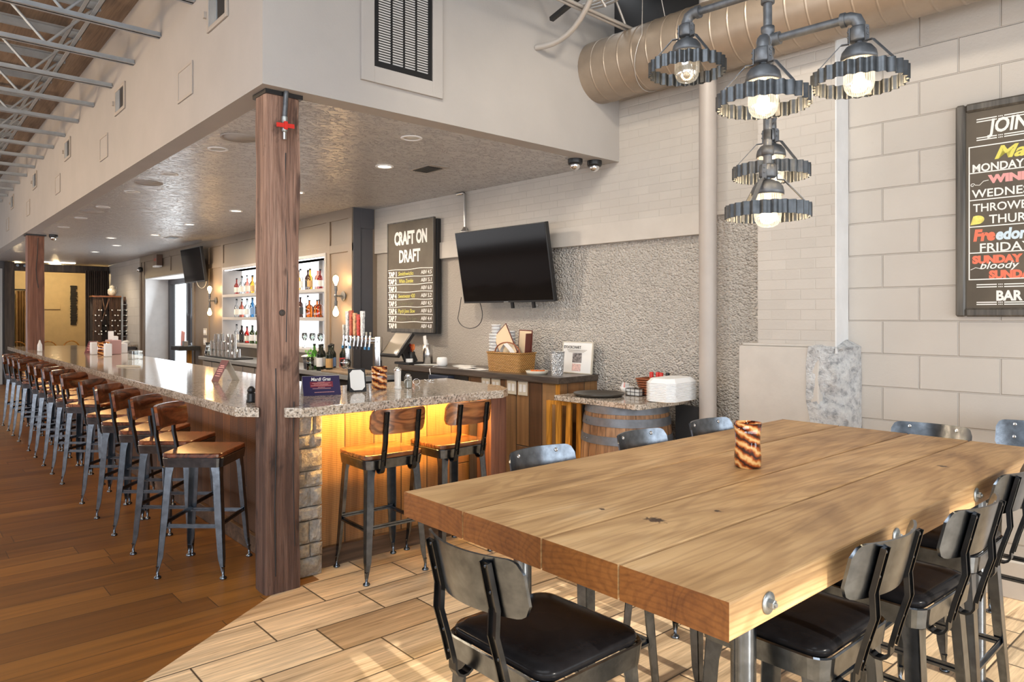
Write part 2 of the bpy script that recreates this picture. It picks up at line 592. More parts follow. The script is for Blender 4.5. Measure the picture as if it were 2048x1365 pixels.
MAT['chalkb'] = plain('pale_blue_chalk', (0.62, 0.74, 0.82), 0.9)
MAT['chalkl'] = plain('lemon_chalk', (0.85, 0.72, 0.18), 0.9, var=0.3, vscale=25)
MAT['frame_wood'] = grainwood('grey_brown_frame', (0.05, 0.045, 0.038), (0.09, 0.08, 0.068), (0.14, 0.125, 0.105), 2, 0.4)
MAT['stool_wood'] = grainwood('red_brown_stool_wood', (0.055, 0.014, 0.006), (0.17, 0.046, 0.015), (0.27, 0.085, 0.028), 1, 0.2, stretch=5, scale=1.6, coat=0.6, bump=0.08, ring_k=0.75, rings=90.0)
MAT['honey_wood'] = grainwood('honey_stool_wood', (0.12, 0.035, 0.012), (0.28, 0.095, 0.03), (0.40, 0.16, 0.05), 1, 0.22, stretch=5, scale=1.6, coat=0.5, bump=0.08, ring_k=0.75, rings=90.0)
MAT['post_old'] = None if True else grainwood('rough_sawn_post', (0.15, 0.075, 0.05), (0.30, 0.175, 0.125), (0.42, 0.27, 0.20), 2, 0.65, stretch=16, scale=2.6, bump=0.9)
MAT['post_red'] = grainwood('reddish_post', (0.13, 0.05, 0.03), (0.21, 0.09, 0.055), (0.28, 0.13, 0.085), 2, 0.6, stretch=12, scale=1.6, bump=0.5)
MAT['darkwood'] = grainwood('dark_beam_wood', (0.03, 0.022, 0.018), (0.06, 0.042, 0.032), (0.10, 0.07, 0.05), 2, 0.6, stretch=10, scale=1.5)
MAT['kick'] = grainwood('scuffed_kick_board', (0.05, 0.026, 0.014), (0.10, 0.055, 0.03), (0.19, 0.115, 0.07), 1, 0.6, stretch=8, scale=2)
MAT['counter_dark'] = grainwood('dark_counter_wood', (0.045, 0.032, 0.024), (0.085, 0.062, 0.047), (0.12, 0.09, 0.068), 0, 0.3, stretch=10, scale=2, coat=0.3)
MAT['orangewood'] = grainwood('orange_varnished_wood', (0.45, 0.17, 0.02), (0.62, 0.27, 0.035), (0.75, 0.36, 0.06), 2, 0.4, bump=0.05)
MAT['stave'] = grainwood('barrel_stave_oak', (0.17, 0.08, 0.035), (0.36, 0.19, 0.09), (0.50, 0.29, 0.15), 2, 0.55, stretch=10, scale=2.2, bump=0.3)
MAT['wicker_dark'] = plain('russet_wicker', (0.27, 0.075, 0.025), 0.5, var=0.2, vscale=40)
MAT['curtain'] = plain('brown_curtain_cloth', (0.075, 0.055, 0.045), 0.8, var=0.15)
MAT['goldcurtain'] = plain('tan_curtain_cloth', (0.32, 0.2, 0.09), 0.8, var=0.2)
MAT['yellow_wall'] = plain('ochre_wall', (0.60, 0.47, 0.27), 0.7, var=0.05)
MAT['bulb'] = emit('lit_bulb', (1.0, 0.74, 0.42), 8.0)
MAT['sconce_bulb'] = emit('lit_amber_bulb', (1.0, 0.62, 0.25), 20.0)
MAT['downlit'] = emit('lit_downlight', (1.0, 0.88, 0.72), 5.0)
MAT['downdull'] = plain('unlit_downlight', (0.6, 0.6, 0.58), 0.4)
MAT['backlit'] = emit('backlit_panel', (0.97, 0.98, 1.0), 2.0)


def m_swirl(name, cols, k=7.0, f=60.0):
    g = G(name)
    sx = g.n('SeparateXYZ', {0: g.tc.outputs['Object']})
    a = g.M('ARCTAN2', sx.outputs[1], sx.outputs[0])
    nz = g.noise(g.mapped(), 18, 3)
    ph = g.M('ADD', g.M('MULTIPLY', a, k), g.M('MULTIPLY', sx.outputs[2], f))
    ph = g.M('ADD', ph, g.M('MULTIPLY', nz, 9.0))
    s = g.M('ADD', g.M('MULTIPLY', g.M('SINE', ph), 0.5), 0.5)
    c = g.ramp(s, [(i / (len(cols) - 1), x) for i, x in enumerate(cols)])
    g.P(Base_Color=c, Roughness=0.08, Coat_Weight=0.6, Transmission_Weight=0.12)
    return g.m


MAT['amber'] = m_swirl('amber_swirl_glass', [(0.03, 0.008, 0.004), (0.30, 0.05, 0.012), (0.62, 0.2, 0.04), (0.9, 0.55, 0.22)], 3.0, 150.0)


def m_granite():
    g = G('speckled_granite')
    v = g.mapped()
    vo = g.n('TexVoronoi', {'Vector': v, 'Scale': 105.0}).outputs['Color']
    n1 = g.noise(v, 75, 4, 0.7)
    n2 = g.noise(v, 9, 3)
    sp = g.n('SeparateColor', {0: vo}).outputs[0]
    c = g.ramp(sp, [(0.0, (0.03, 0.028, 0.028)), (0.13, (0.07, 0.065, 0.06)), (0.17, (0.34, 0.28, 0.22)), (0.5, (0.52, 0.46, 0.39)), (0.8, (0.66, 0.62, 0.57))], 'CONSTANT')
    c2 = g.ramp(n1, [(0.35, (0.05, 0.045, 0.04)), (0.47, (0.5, 0.43, 0.35)), (0.62, (0.74, 0.70, 0.64))])
    c = g.mix(0.38, c, c2)
    c = g.mix(0.4, c, g.ramp(n2, [(0.35, (0.72, 0.6, 0.48)), (0.65, (1.1, 1.08, 1.05))]), 'MULTIPLY')
    g.P(Base_Color=c, Roughness=0.09)
    return g.m


MAT['granite'] = m_granite()


def m_oak(name, seed, knots=()):
    g = G(name)
    sx = g.n('SeparateXYZ', {0: g.tc.outputs['Object']})
    x, y, z = sx.outputs
    wob = g.noise(g.mapped((2.2, 0.55, 2.2), (seed * 3.7, seed * 1.3, 0)), 1.0, 3, 0.5)
    xx = g.M('ADD', g.M('SUBTRACT', x, 0.11 * math.sin(seed * 2.1)), g.M('MULTIPLY', g.M('SUBTRACT', wob, 0.5), 0.34))
    zz = g.M('ADD', z, g.M('ADD', 0.06 + 0.05 * math.cos(seed), g.M('MULTIPLY', y, 0.035)))
    rad = g.M('SQRT', g.M('ADD', g.M('MULTIPLY', xx, xx), g.M('MULTIPLY', zz, zz)))
    fine = g.noise(g.mapped((60, 2.2, 60)), 1.0, 4)
    ph = g.M('ADD', g.M('MULTIPLY', rad, 430.0), g.M('MULTIPLY', fine, 3.0))
    ring = g.M('ADD', g.M('MULTIPLY', g.M('SINE', ph), 0.5), 0.5)
    big = g.noise(g.mapped((3.5, 0.9, 3.5), (seed * 5, seed, seed)), 1.0, 5, 0.6, 0.8)
    c = g.ramp(big, [(0.27, (0.22, 0.115, 0.05)), (0.42, (0.47, 0.28, 0.122)), (0.58, (0.57, 0.36, 0.17)), (0.74, (0.65, 0.46, 0.26))])
    fl = g.noise(g.mapped((4.5, 0.5, 4.5), (seed * 2.3, seed, seed * 1.7)), 1.0, 2, 0.4, 0.3)
    rg_ = g.M('ADD', g.M('MULTIPLY', g.M('SINE', g.M('MULTIPLY', fl, 110.0)), 0.5), 0.5)
    c = g.mix(0.3, c, g.ramp(rg_, [(0.05, (0.5, 0.4, 0.32)), (0.4, (1.03, 1.02, 1.0))]), 'MULTIPLY')
    c = g.mix(0.34, c, g.ramp(ring, [(0.05, (0.55, 0.46, 0.38)), (0.45, (1.0, 1.0, 1.0))]), 'MULTIPLY')
    c = g.mix(0.4, c, g.ramp(fine, [(0.32, (0.6, 0.54, 0.47)), (0.55, (1.05, 1.05, 1.05))]), 'MULTIPLY')
    # sawn ends are multiplied to a darker colour
    nx = g.n('SeparateXYZ', {0: g.tc.outputs['Normal']})
    end = g.n('Clamp', {0: g.M('MULTIPLY', g.M('SUBTRACT', g.M('ABSOLUTE', nx.outputs[1]), 0.6), 6.0)}).outputs[0]
    c = g.mix(end, c, (0.36, 0.21, 0.10), 'MULTIPLY')
    for kx, ky, kr in knots:
        dx = g.M('MULTIPLY', g.M('SUBTRACT', x, kx), 0.8)
        dy = g.M('MULTIPLY', g.M('SUBTRACT', y, ky), 1.1)
        dd = g.M('SQRT', g.M('ADD', g.M('MULTIPLY', dx, dx), g.M('MULTIPLY', dy, dy)))
        dd = g.M('ADD', dd, g.M('MULTIPLY', g.M('SUBTRACT', g.noise(g.mapped(), 70, 3), 0.5), kr * 2.4))
        k = g.n('MapRange', {'Value': dd, 'From Min': kr * 0.45, 'From Max': kr}).outputs[0]
        c = g.mix(k, (0.05, 0.022, 0.01), c)
    g.P(Base_Color=c, Roughness=0.46, Specular_IOR_Level=0.4)
    g.bump(g.M('ADD', fine, g.M('MULTIPLY', ring, 0.3)), 0.14, 0.003)
    return g.m


def m_stone():
    g = G('split_face_stone')
    v = g.mapped(rnd=3)
    n1 = g.noise(v, 7, 4)
    n2 = g.noise(v, 45, 5, 0.65)
    c = g.ramp(n1, [(0.3, (0.20, 0.165, 0.13)), (0.45, (0.36, 0.29, 0.21)), (0.55, (0.33, 0.31, 0.29)), (0.7, (0.52, 0.45, 0.36))])
    c = g.mix(0.6, c, g.ramp(n2, [(0.3, (0.45, 0.45, 0.45)), (0.6, (1.15, 1.15, 1.15))]), 'MULTIPLY')
    g.P(Base_Color=c, Roughness=0.8)
    g.bump(n2, 0.9, 0.015)
    return g.m


MAT['stone'] = m_stone()


def m_rubble():
    g = G('whitewashed_rubble')
    v = g.mapped()
    n2 = g.noise(v, 22, 6, 0.65)
    g.P(Base_Color=g.ramp(n2, [(0.34, (0.36, 0.37, 0.39)), (0.5, (0.72, 0.72, 0.72)), (0.65, (0.82, 0.82, 0.81))]), Roughness=0.6)  # hollows coloured darker: shade of the relief put into the colour
    g.bump(n2, 1.0, 0.06)
    return g.m


MAT['rubble'] = m_rubble()


def m_glass(name, c=(1, 1, 1), rough=0.03, trans=0.85, fk=0.9):
    """thin clear glass: mostly see-through with a gloss"""
    g = G(name)
    tr = g.n('BsdfTransparent', {0: c})
    gl = g.n('BsdfGlossy', {0: (1, 1, 1), 'Roughness': rough})
    fr = g.n('Fresnel', {0: 1.45})
    k = g.M('ADD', g.M('MULTIPLY', fr.outputs[0], fk), 1.0 - trans)
    ms = g.n('MixShader', {0: k, 1: tr, 2: gl})
    out = [x for x in g.t.nodes if x.type == 'OUTPUT_MATERIAL'][0]
    g.t.links.new(ms.outputs[0], out.inputs['Surface'])
    return g.m


MAT['glass'] = m_glass('clear_glass', (0.93, 0.96, 0.95))
MAT['doorglass'] = m_glass('door_glass', (0.97, 0.99, 0.99), trans=0.98, fk=0.25)
for k_, c_ in dict(clear=(0.9, 0.92, 0.93), amber_l=(0.75, 0.33, 0.05), dark_l=(0.16, 0.05, 0.02), green_l=(0.3, 0.6, 0.15), red_l=(0.72, 0.1, 0.05), gold_l=(0.9, 0.62, 0.12), blue_l=(0.35, 0.6, 0.75), pink_l=(0.85, 0.4, 0.32)).items():
    MAT['b_' + k_] = m_glass('bottle_' + k_ + '_glass', c_, trans=0.93)
for k_, c_ in dict(wine=(0.012, 0.016, 0.01), green=(0.05, 0.16, 0.03)).items():
    MAT['w_' + k_] = plain('wine_bottle_' + k_, c_, 0.12)


def m_wicker(name, c1, c2):
    g = G(name)
    v = g.mapped()
    a = g.n('TexWave', {'Vector': v, 'Scale': 26.0}, wave_type='BANDS', bands_direction='DIAGONAL').outputs[1]
    sx = g.n('SeparateXYZ', {0: g.tc.outputs['Object']})
    q = g.M('SINE', g.M('MULTIPLY', sx.outputs[2], 520.0))
    h = g.M('ADD', g.M('MULTIPLY', q, 0.5), g.M('MULTIPLY', a, 0.8))
    g.P(Base_Color=g.ramp(h, [(0.2, c1), (0.9, c2)]), Roughness=0.5)
    g.bump(h, 0.7, 0.006)
    return g.m


MAT['wicker'] = m_wicker('honey_wicker', (0.22, 0.085, 0.015), (0.78, 0.44, 0.14))


def m_globe(name, strength):
    g = G(name)
    sx = g.n('SeparateXYZ', {0: g.tc.outputs['Object']})
    a = g.M('ARCTAN2', sx.outputs[1], sx.outputs[0])
    r = g.M('ADD', g.M('MULTIPLY', g.M('SINE', g.M('MULTIPLY', a, 36.0)), 0.5), 0.5)
    tr = g.n('BsdfTransparent', {0: (1, 0.97, 0.92)})
    em = g.n('Emission', {0: (1.0, 0.86, 0.62), 1: g.M('MULTIPLY', g.M('ADD', g.M('MULTIPLY', r, 0.7), 0.3), strength)})
    gl = g.n('BsdfGlossy', {'Roughness': 0.1})
    add = g.n('AddShader', {0: em, 1: gl})
    ms = g.n('MixShader', {0: g.M('ADD', 0.25, g.M('MULTIPLY', r, 0.4)), 1: tr, 2: add})
    out = [x for x in g.t.nodes if x.type == 'OUTPUT_MATERIAL'][0]
    g.t.links.new(ms.outputs[0], out.inputs['Surface'])
    return g.m


MAT['globe'] = m_globe('ribbed_glass_globe', 1.5)
MAT['globe_dim'] = m_globe('ribbed_glass_globe_dim', 0.35)


def m_post():
    g = G('rough_sawn_post')
    fine = g.noise(g.mapped((75, 75, 2.2)), 1.0, 6, 0.65, 0.6)
    med = g.noise(g.mapped((14, 14, 0.9)), 1.0, 5, 0.6, 1.0)
    st = g.noise(g.mapped((7, 7, 2.6), (3, 1, 5)), 1.0, 4, 0.6, 0.5)
    c = g.ramp(med, [(0.28, (0.13, 0.066, 0.045)), (0.5, (0.30, 0.175, 0.125)), (0.7, (0.46, 0.30, 0.225))])
    c = g.mix(0.75, c, g.ramp(fine, [(0.30, (0.28, 0.22, 0.2)), (0.46, (0.9, 0.88, 0.86)), (0.7, (1.25, 1.22, 1.2))]), 'MULTIPLY')
    c = g.mix(0.85, c, g.ramp(st, [(0.34, (0.2, 0.17, 0.17)), (0.43, (1, 1, 1))]), 'MULTIPLY')
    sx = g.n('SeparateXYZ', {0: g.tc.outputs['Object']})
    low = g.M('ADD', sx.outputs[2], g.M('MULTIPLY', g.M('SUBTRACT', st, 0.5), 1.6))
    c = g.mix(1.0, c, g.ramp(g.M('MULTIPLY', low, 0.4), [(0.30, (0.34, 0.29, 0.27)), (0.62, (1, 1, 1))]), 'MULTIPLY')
    g.P(Base_Color=c, Roughness=0.7)
    g.bump(g.M('ADD', fine, g.M('MULTIPLY', med, 0.6)), 1.0, 0.012)
    return g.m


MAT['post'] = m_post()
# ------------------------------------------------------------------ the setting
def poly_slab(name, poly, z0, z1, mat):
    return struct(MB().prism(poly, z0, z1).build(name, mat))


DIAG = [(1.38, -6.0), (-3.956, 1.63)]
poly_slab('floor_hall', [(-24, -6), DIAG[0], DIAG[1], (-4.0, 1.95), (-8, 1.95), (-8, 7), (-24, 7)], -0.1, 0, MAT['hardwood'])
poly_slab('floor', [DIAG[0], (3.6, -6), (3.6, 7), (-8, 7), (-8, 1.95), (-4.0, 1.95), DIAG[1]], -0.1, 0, MAT['tile'])

ZD = 4.25
struct(B(-24, -3.7, -6, 1.56, ZD, ZD + 0.1).build('ceiling_hall', MAT['deck']))
struct(B(-3.7, 3.4, -6, 7, ZD, ZD + 0.1).build('ceiling', MAT['black_deck']))
# bulkhead over the bar: two painted faces and the knockdown underside
struct(B(-21, -3.885, 1.553, 1.70, 2.9, ZD).build('wall_bulkhead_hall', MAT['soffit']))
struct(B(-4.03, -3.885, 1.70, 4.75, 2.9, ZD).build('wall_bulkhead_end', MAT['soffit']))
struct(B(-21, -4.0301, 1.7001, 4.75, 2.9, 3.0).build('ceiling_bar', MAT['soffit_under']))

# back wall, built in its own frame (u along, v into the wall)
wl = WM.to_translation()


def wbox(name, u0, u1, v0, v1, z0, z1, mat, bevel=0):
    o = B(u0, u1, v0, v1, z0, z1).build(name, mat, loc=wl, rot=(0, 0, WA), bevel=bevel)
    return struct(o)


wbox('wall_back', -4.4, 1.45, 0.0, 0.25, 2.36, ZD, MAT['brick'])
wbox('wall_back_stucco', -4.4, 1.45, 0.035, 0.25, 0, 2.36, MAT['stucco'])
wbox('trim_1', -2.7, 0.80, -0.02, 0.036, 2.225, 2.40, MAT['smoothband'], 0.004)
wbox('wall_pilaster', 1.30, 1.8268, -0.125, 0.25, 1.40, ZD, MAT['brick'])
wbox('trim_2', 1.8268, 1.8345, -0.122, 0.09, 1.36, ZD, MAT['whitepaint'])
wbox('wall_back_block', 1.8345, 7.3, 0.075, 0.28, 0, ZD, MAT['block'])
wbox('trim_13', -0.05, 4.6, -0.06, 0.074, 3.80, ZD, MAT['black_deck'])
wbox('baseboard_block', 2.02, 7.2, 0.035, 0.0749, 0, 0.21, MAT['concrete'], 0.004)
# concrete pier base with its broken corner
pb = MB()
poly = [(1.172, -0.155), (1.735, -0.155), (1.76, 0.0), (1.80, 0.25), (1.172, 0.25)]
pb.prism(poly, 0, 1.395)
pb.prism([(1.19, -0.14), (1.70, -0.14), (1.74, 0.0), (1.78, 0.24), (1.19, 0.24)], 1.395, 1.415)
o = struct(pb.build('trim_3', MAT['concrete'], loc=wl, rot=(0, 0, WA), bevel=0.008))
# rubble exposed at the corner of the pier
rb = MB()
rng = random.Random(4)
rows, cols = 46, 18
grid = []
for i in range(rows + 1):
    z = 1.42 * i / rows
    for j in range(cols + 1):
        t = j / cols
        # path: from the pier front face round to the block wall
        edge = 1.690 + 0.035 * math.sin(z * 3.4 + 0.6) + 0.02 * noise.noise((z * 6, 3, 1))
        a_ = t * PI / 2
        px_ = edge + (1.918 - edge) * math.sin(a_)
        bul = math.sin(PI * min(1, t * 0.95 + 0.03)) ** 0.6
        py_ = -0.1575 + 0.235 * (1 - math.cos(a_))
        q = noise.fractal((px_ * 9, py_ * 9, z * 8), 0.8, 2.1, 5)
        taper = min(1, (1.42 - z) / 0.12)
        grid.append((px_ + 0.03 * q * bul, py_ - (0.04 * q + 0.008) * bul - 0.001, z if i < rows else 1.40))
fs = [(i * (cols + 1) + j, i * (cols + 1) + j + 1, (i + 1) * (cols + 1) + j + 1, (i + 1) * (cols + 1) + j) for i in range(rows) for j in range(cols)]
rb.add(grid, fs, True)
top = [(i) for i in range(rows * (cols + 1), (rows + 1) * (cols + 1))]
rb.v.append((1.79, 0.06, 1.47))
for a_, b_ in zip(top, top[1:]):
    rb.f.append((a_, b_, len(rb.v) - 1))
    rb.s.append(True)
struct(rb.build('trim_4', MAT['rubble'], loc=wl, rot=(0, 0, WA)))

# the daylight side: window wall beyond the table
struct(B(3.2, 3.4, -6, 5.4, 2.72, ZD).build('wall_windows', MAT['smoothband']))
struct(B(-24, 3.4, -6.15, -6.0, 0, ZD).build('wall_front', MAT['slate']))
struct(B(3.2, 3.4, -6, 5.4, 0, 0.35).build('wall_windows_low', MAT['smoothband']))
for k, y in enumerate((-6, -3.9, -1.7, 5.2)):
    struct(B(3.22, 3.38, y, y + 0.12, 0.35, 2.72).build('window_%d' % (k + 1), MAT['black']))

# panelled back bar wall with door opening and bottle niche
YC = 4.13


def cab(name, x0, x1, z0, z1, y0=YC, y1=4.45, mat='taupe'):
    return struct(B(x0, x1, y0, y1, z0, z1).build(name, MAT[mat]))


cab('wall_backbar', -17.2, -16.85, 0, 2.9)
cab('wall_backbar_2', -16.83, -13.55, 2.42, 2.9)
cab('wall_backbar_3', -13.55, -11.95, 0, 2.9)
cab('wall_backbar_4', -11.95, -8.265, 2.36, 2.9)
cab('wall_backbar_5', -11.95, -8.265, 0, 1.16)
cab('wall_backbar_6', -8.265, -7.6, 0, 2.9, y1=4.52)
struct(B(-7.603, -7.598, 4.135, 4.40, 0, 2.9).build('trim_5', MAT['slate']))
tm = MB()
tm.box(-7.598, -7.585, 4.13, 4.23, 0, 2.9)
tm.box(-7.598, -7.585, 4.23, 4.41, 2.66, 2.9)
struct(tm.build('trim_6', MAT['slate'], bevel=0.003))
# battens on the panelled wall
bt = MB()
for x0, x1, z0, z1 in ((-17.2, -7.59, 2.78, 2.9), (-16.8, -12.0, 2.42, 2.5), (-11.95, -8.26, 2.36, 2.48), (-8.26, -7.59, 2.38, 2.48),
                       (-7.69, -7.59, 1.0, 2.78), (-8.26, -8.16, 1.0, 2.78), (-10.2, -10.08, 2.48, 2.8), (-12.06, -11.95, 1.0, 2.8),
                       (-13.55, -13.44, 0, 2.8), (-15.0, -14.9, 2.5, 2.8), (-12.75, -12.66, 1.0, 2.8), (-16.94, -16.855, 0, 2.78), (-17.2, -17.1, 0, 2.8)):
    bt.box(x0, x1, YC - (0.018 if z1 - z0 > 0.3 else 0.0165), YC + 0.001, z0, z1)
struct(bt.build('trim_7', MAT['taupe'], bevel=0.002))
# wall beyond the doorway side, far block wall
struct(B(-20.4, -17.2, 4.15, 4.3, 0, 2.9).build('wall_far_block', MAT['farbrick']))
# door recess
struct(B(-17.3, -16.83, 4.14, 4.75, 0, 2.42).build('wall_door_reveal', MAT['whitepaint']))
struct(B(-16.84, -13.5, 4.13, 4.75, 2.40, 2.43).build('trim_8', MAT['whitepaint']))
dr = MB()
for x0, x1 in ((-16.83, -16.70), (-15.55, -15.42), (-13.68, -13.55)):
    dr.box(x0, x1, 4.60, 4.70, 0, 2.40)
dr.box(-16.7, -13.68, 4.60, 4.70, 2.30, 2.40)
struct(dr.build('door_frame', MAT['slate'], bevel=0.004))
d = MB()
d.box(-15.42, -15.30, 4.62, 4.67, 0.02, 2.29)
d.box(-13.80, -13.68, 4.62, 4.67, 0.02, 2.29)
d.box(-15.30, -13.80, 4.62, 4.67, 2.18, 2.29)
d.box(-15.30, -13.80, 4.62, 4.67, 0.02, 0.25)
do = struct(d.build('door_1', MAT['slate'], bevel=0.004))
B(-15.30, -13.80, 4.64, 4.65, 0.25, 2.18).build('glass', MAT['doorglass'], do)
B(-15.25, -13.85, 4.55, 4.59, 1.0, 1.06).build('push_bar', MAT['gun'], do)
m = MB()
m.box(-15.0, -14.4, 4.55, 4.62, 2.10, 2.17)
m.bar((-14.5, 4.57, 2.19), (-14.0, 4.45, 2.22), 0.03, 0.02)
m.build('door_closer', MAT['gun'], do)
sl = struct(B(-16.70, -15.55, 4.64, 4.65, 0.02, 2.30).build('window_5', MAT['doorglass']))
struct(B(-24, -4, 7.0, 7.1, 0, 2.9).build('wall_far_side', MAT['smoothband'])) if False else None

# niche for the bottles
nb = MB()
nb.box(-11.95, -8.265, 4.42, 4.45, 1.10, 2.36)
struct(nb.build('wall_niche_panel', MAT['backlit']))
nf = MB()
nf.box(-11.97, -11.93, 4.10, 4.42, 1.14, 2.40)
nf.box(-8.285, -8.245, 4.10, 4.42, 1.14, 2.40)
nf.box(-11.93, -8.285, 4.10, 4.42, 2.36, 2.40)
struct(nf.build('trim_9', MAT['soffit'], bevel=0.002))
struct(B(-11.92, -8.29, 4.125, 4.16, 2.348, 2.3599).build('trim_12', MAT['backlit']))
SHELF_Z = (1.17, 1.585, 1.955)
for k, z in enumerate(SHELF_Z):
    sh = B(-11.93, -8.285, 4.10 if k else 4.05, 4.415, z - 0.045, z).build('niche_shelf', MAT['soffit'], bevel=0.002)
    tag(sh, 'grey painted shelf of the lit bottle niche, %s' % ('bottom one with a deep lip', 'middle one under the amber bottles', 'top one carrying the tallest bottles')[k], 'shelf', 'shelves in the bottle niche')
br = MB()
for x in (-10.1, -8.95):
    br.box(x - 0.06, x + 0.06, 4.38, 4.415, 1.35, 2.36)
struct(br.build('trim_10', MAT['soffit']))

# far end: timber portal, ochre room behind it, grey door
XF = -20.4
struct(B(XF - 0.15, XF, -6, 1.98, 0, ZD).build('wall_far', MAT['slate']))
pf = thing('timber_portal', 'dark timber post and beam frame around the far opening', 'door frame')
B(XF - 0.1, XF + 0.12, 1.98, 2.17, 0, 2.89).build('side_post', MAT['darkwood'], pf, bevel=0.01)
B(XF - 0.1, XF + 0.12, 2.17, 4.15, 2.68, 2.86).build('header_beam', MAT['darkwood'], pf, bevel=0.01)
mm = MB()
for y in (2.22, 2.36):
    mm.cyl((XF + 0.12, y, 2.8), (XF + 0.16, y, 2.8), 0.03, n=10)
mm.build('bolt', MAT['gun'], pf)
struct(B(-24, -23.85, 0.5, 4.9, 0, 3.2).build('wall_far_room', MAT['yellow_wall']))
struct(B(-23.85, XF - 0.2, 4.35, 4.5, 0, 3.2).build('wall_far_room_side', MAT['yellow_wall']))
struct(B(-24, XF - 0.15, 0.4, 0.5, 0, 3.2).build('wall_far_room_end', MAT['yellow_wall']))
struct(B(-24, -20.3, 0.4, 4.6, 3.0, 3.1).build('ceiling_far_room', MAT['black_deck']))
light('far_room_light', 'POINT', (-22.4, 3.3, 2.75), 75, (1.0, 0.75, 0.42), shadow_soft_size=0.1)
light('far_room_light', 'POINT', (-22.2, 2.4, 2.6), 20, (1.0, 0.75, 0.42), shadow_soft_size=0.1)

# ground and a green view outside the bar door
struct(B(-24, -8, 4.9, 16, -0.12, -0.02).build('path_outside', MAT['concrete']))
lf = plain('leaf_green', (0.16, 0.27, 0.075), 0.6, var=0.4, vscale=3)
tb = MB()
rng = random.Random(8)
for k in range(2600):
    a, b, r = rng.uniform(0, 2 * PI), rng.uniform(-1, 1), rng.uniform(0.6, 1) ** 0.5
    p = Vector((-19.0 + 2.6 * r * math.cos(a) * math.sqrt(1 - b * b), 9.6 + 1.6 * r * math.sin(a) * math.sqrt(1 - b * b), 2.0 + 1.7 * r * b))
    s = rng.uniform(0.05, 0.12)
    q = Euler((rng.uniform(0, 6), rng.uniform(0, 6), 0)).to_matrix()
    tb.add([p + q @ Vector(c) * s for c in ((-1, 0, 0), (0, -0.5, 0), (1, 0, 0), (0, 0.5, 0))], [(0, 1, 2, 3)])
tr = thing('garden_tree', 'green leafy tree outside the glazed bar door', 'tree')
tb.build('foliage', lf, tr)
MB().tube([(-19, 9.6, -0.02), (-19.05, 9.6, 0.8), (-18.95, 9.6, 1.6)], [0.12, 0.09, 0.06]).build('trunk', MAT['darkwood'], tr)

# ------------------------------------------------------------------ ceiling fittings
JX = [-5.08, -5.885, -6.665, -7.47, -8.27, -9.07, -9.87, -10.67, -11.47, -12.27, -13.07, -13.87, -14.67, -15.47, -16.27]
jp = None
for k, x in enumerate(JX):
    lab = 'open web steel roof joist over the hall, %s from the bulkhead corner' % ORD[k]
    if jp is None:
        jp = thing('roof_joist', lab, 'joist', (x, 0, 0), 0, 'open web roof joists over the hall')
        mb = MB()
        for s in (-1, 1):
            mb.box(s * 0.008, s * 0.055, -5.8, 1.30, 4.19, 4.2)
            mb.box(s * 0.008, s * 0.014, -5.8, 1.30, 4.13, 4.2)
        mb.build('top_chord', MAT['joist'], jp)
        mb = MB()
        for s in (-1, 1):
            mb.box(s * 0.006, s * 0.036, -5.8, 1.55, 3.745, 3.752)
            mb.box(s * 0.006, s * 0.012, -5.8, 1.55, 3.745, 3.785)
        mb.build('bottom_chord', MAT['joist'], jp)
        y = 1.28
        pts = [(0, y, 4.16)]
        z_hi = True
        while y > -5.5:
            p0 = Vector((0, y, 4.17 if z_hi else 3.77))
            y -= 0.36
            z_hi = not z_hi
            p1 = Vector((0, y, 4.17 if z_hi else 3.77))
            MB().cyl(p0, p1, 0.012, n=6).build('web_bar', MAT['joist'], jp)
    else:
        dup(jp, (x, 0, 0), label=lab)
for k, (y, z) in enumerate(((1.10, 3.80), (1.16, 4.1), (-0.35, 3.80), (-0.42, 4.1))):
    bd = MB().bar((-17, y, z), (-4.3, y, z), 0.032, 0.006).bar((-17, y + 0.014, z + 0.012), (-4.3, y + 0.014, z + 0.012), 0.004, 0.03)
    o = bd.build('joist_bridging', MAT['joist'])
    tag(o, ('lower', 'upper')[k % 2] + ' bridging angle across the roof joists ' + ('beside the tan bulkhead' if k < 2 else 'farther out over the hall'), 'bridging', 'bridging angles across the joists')

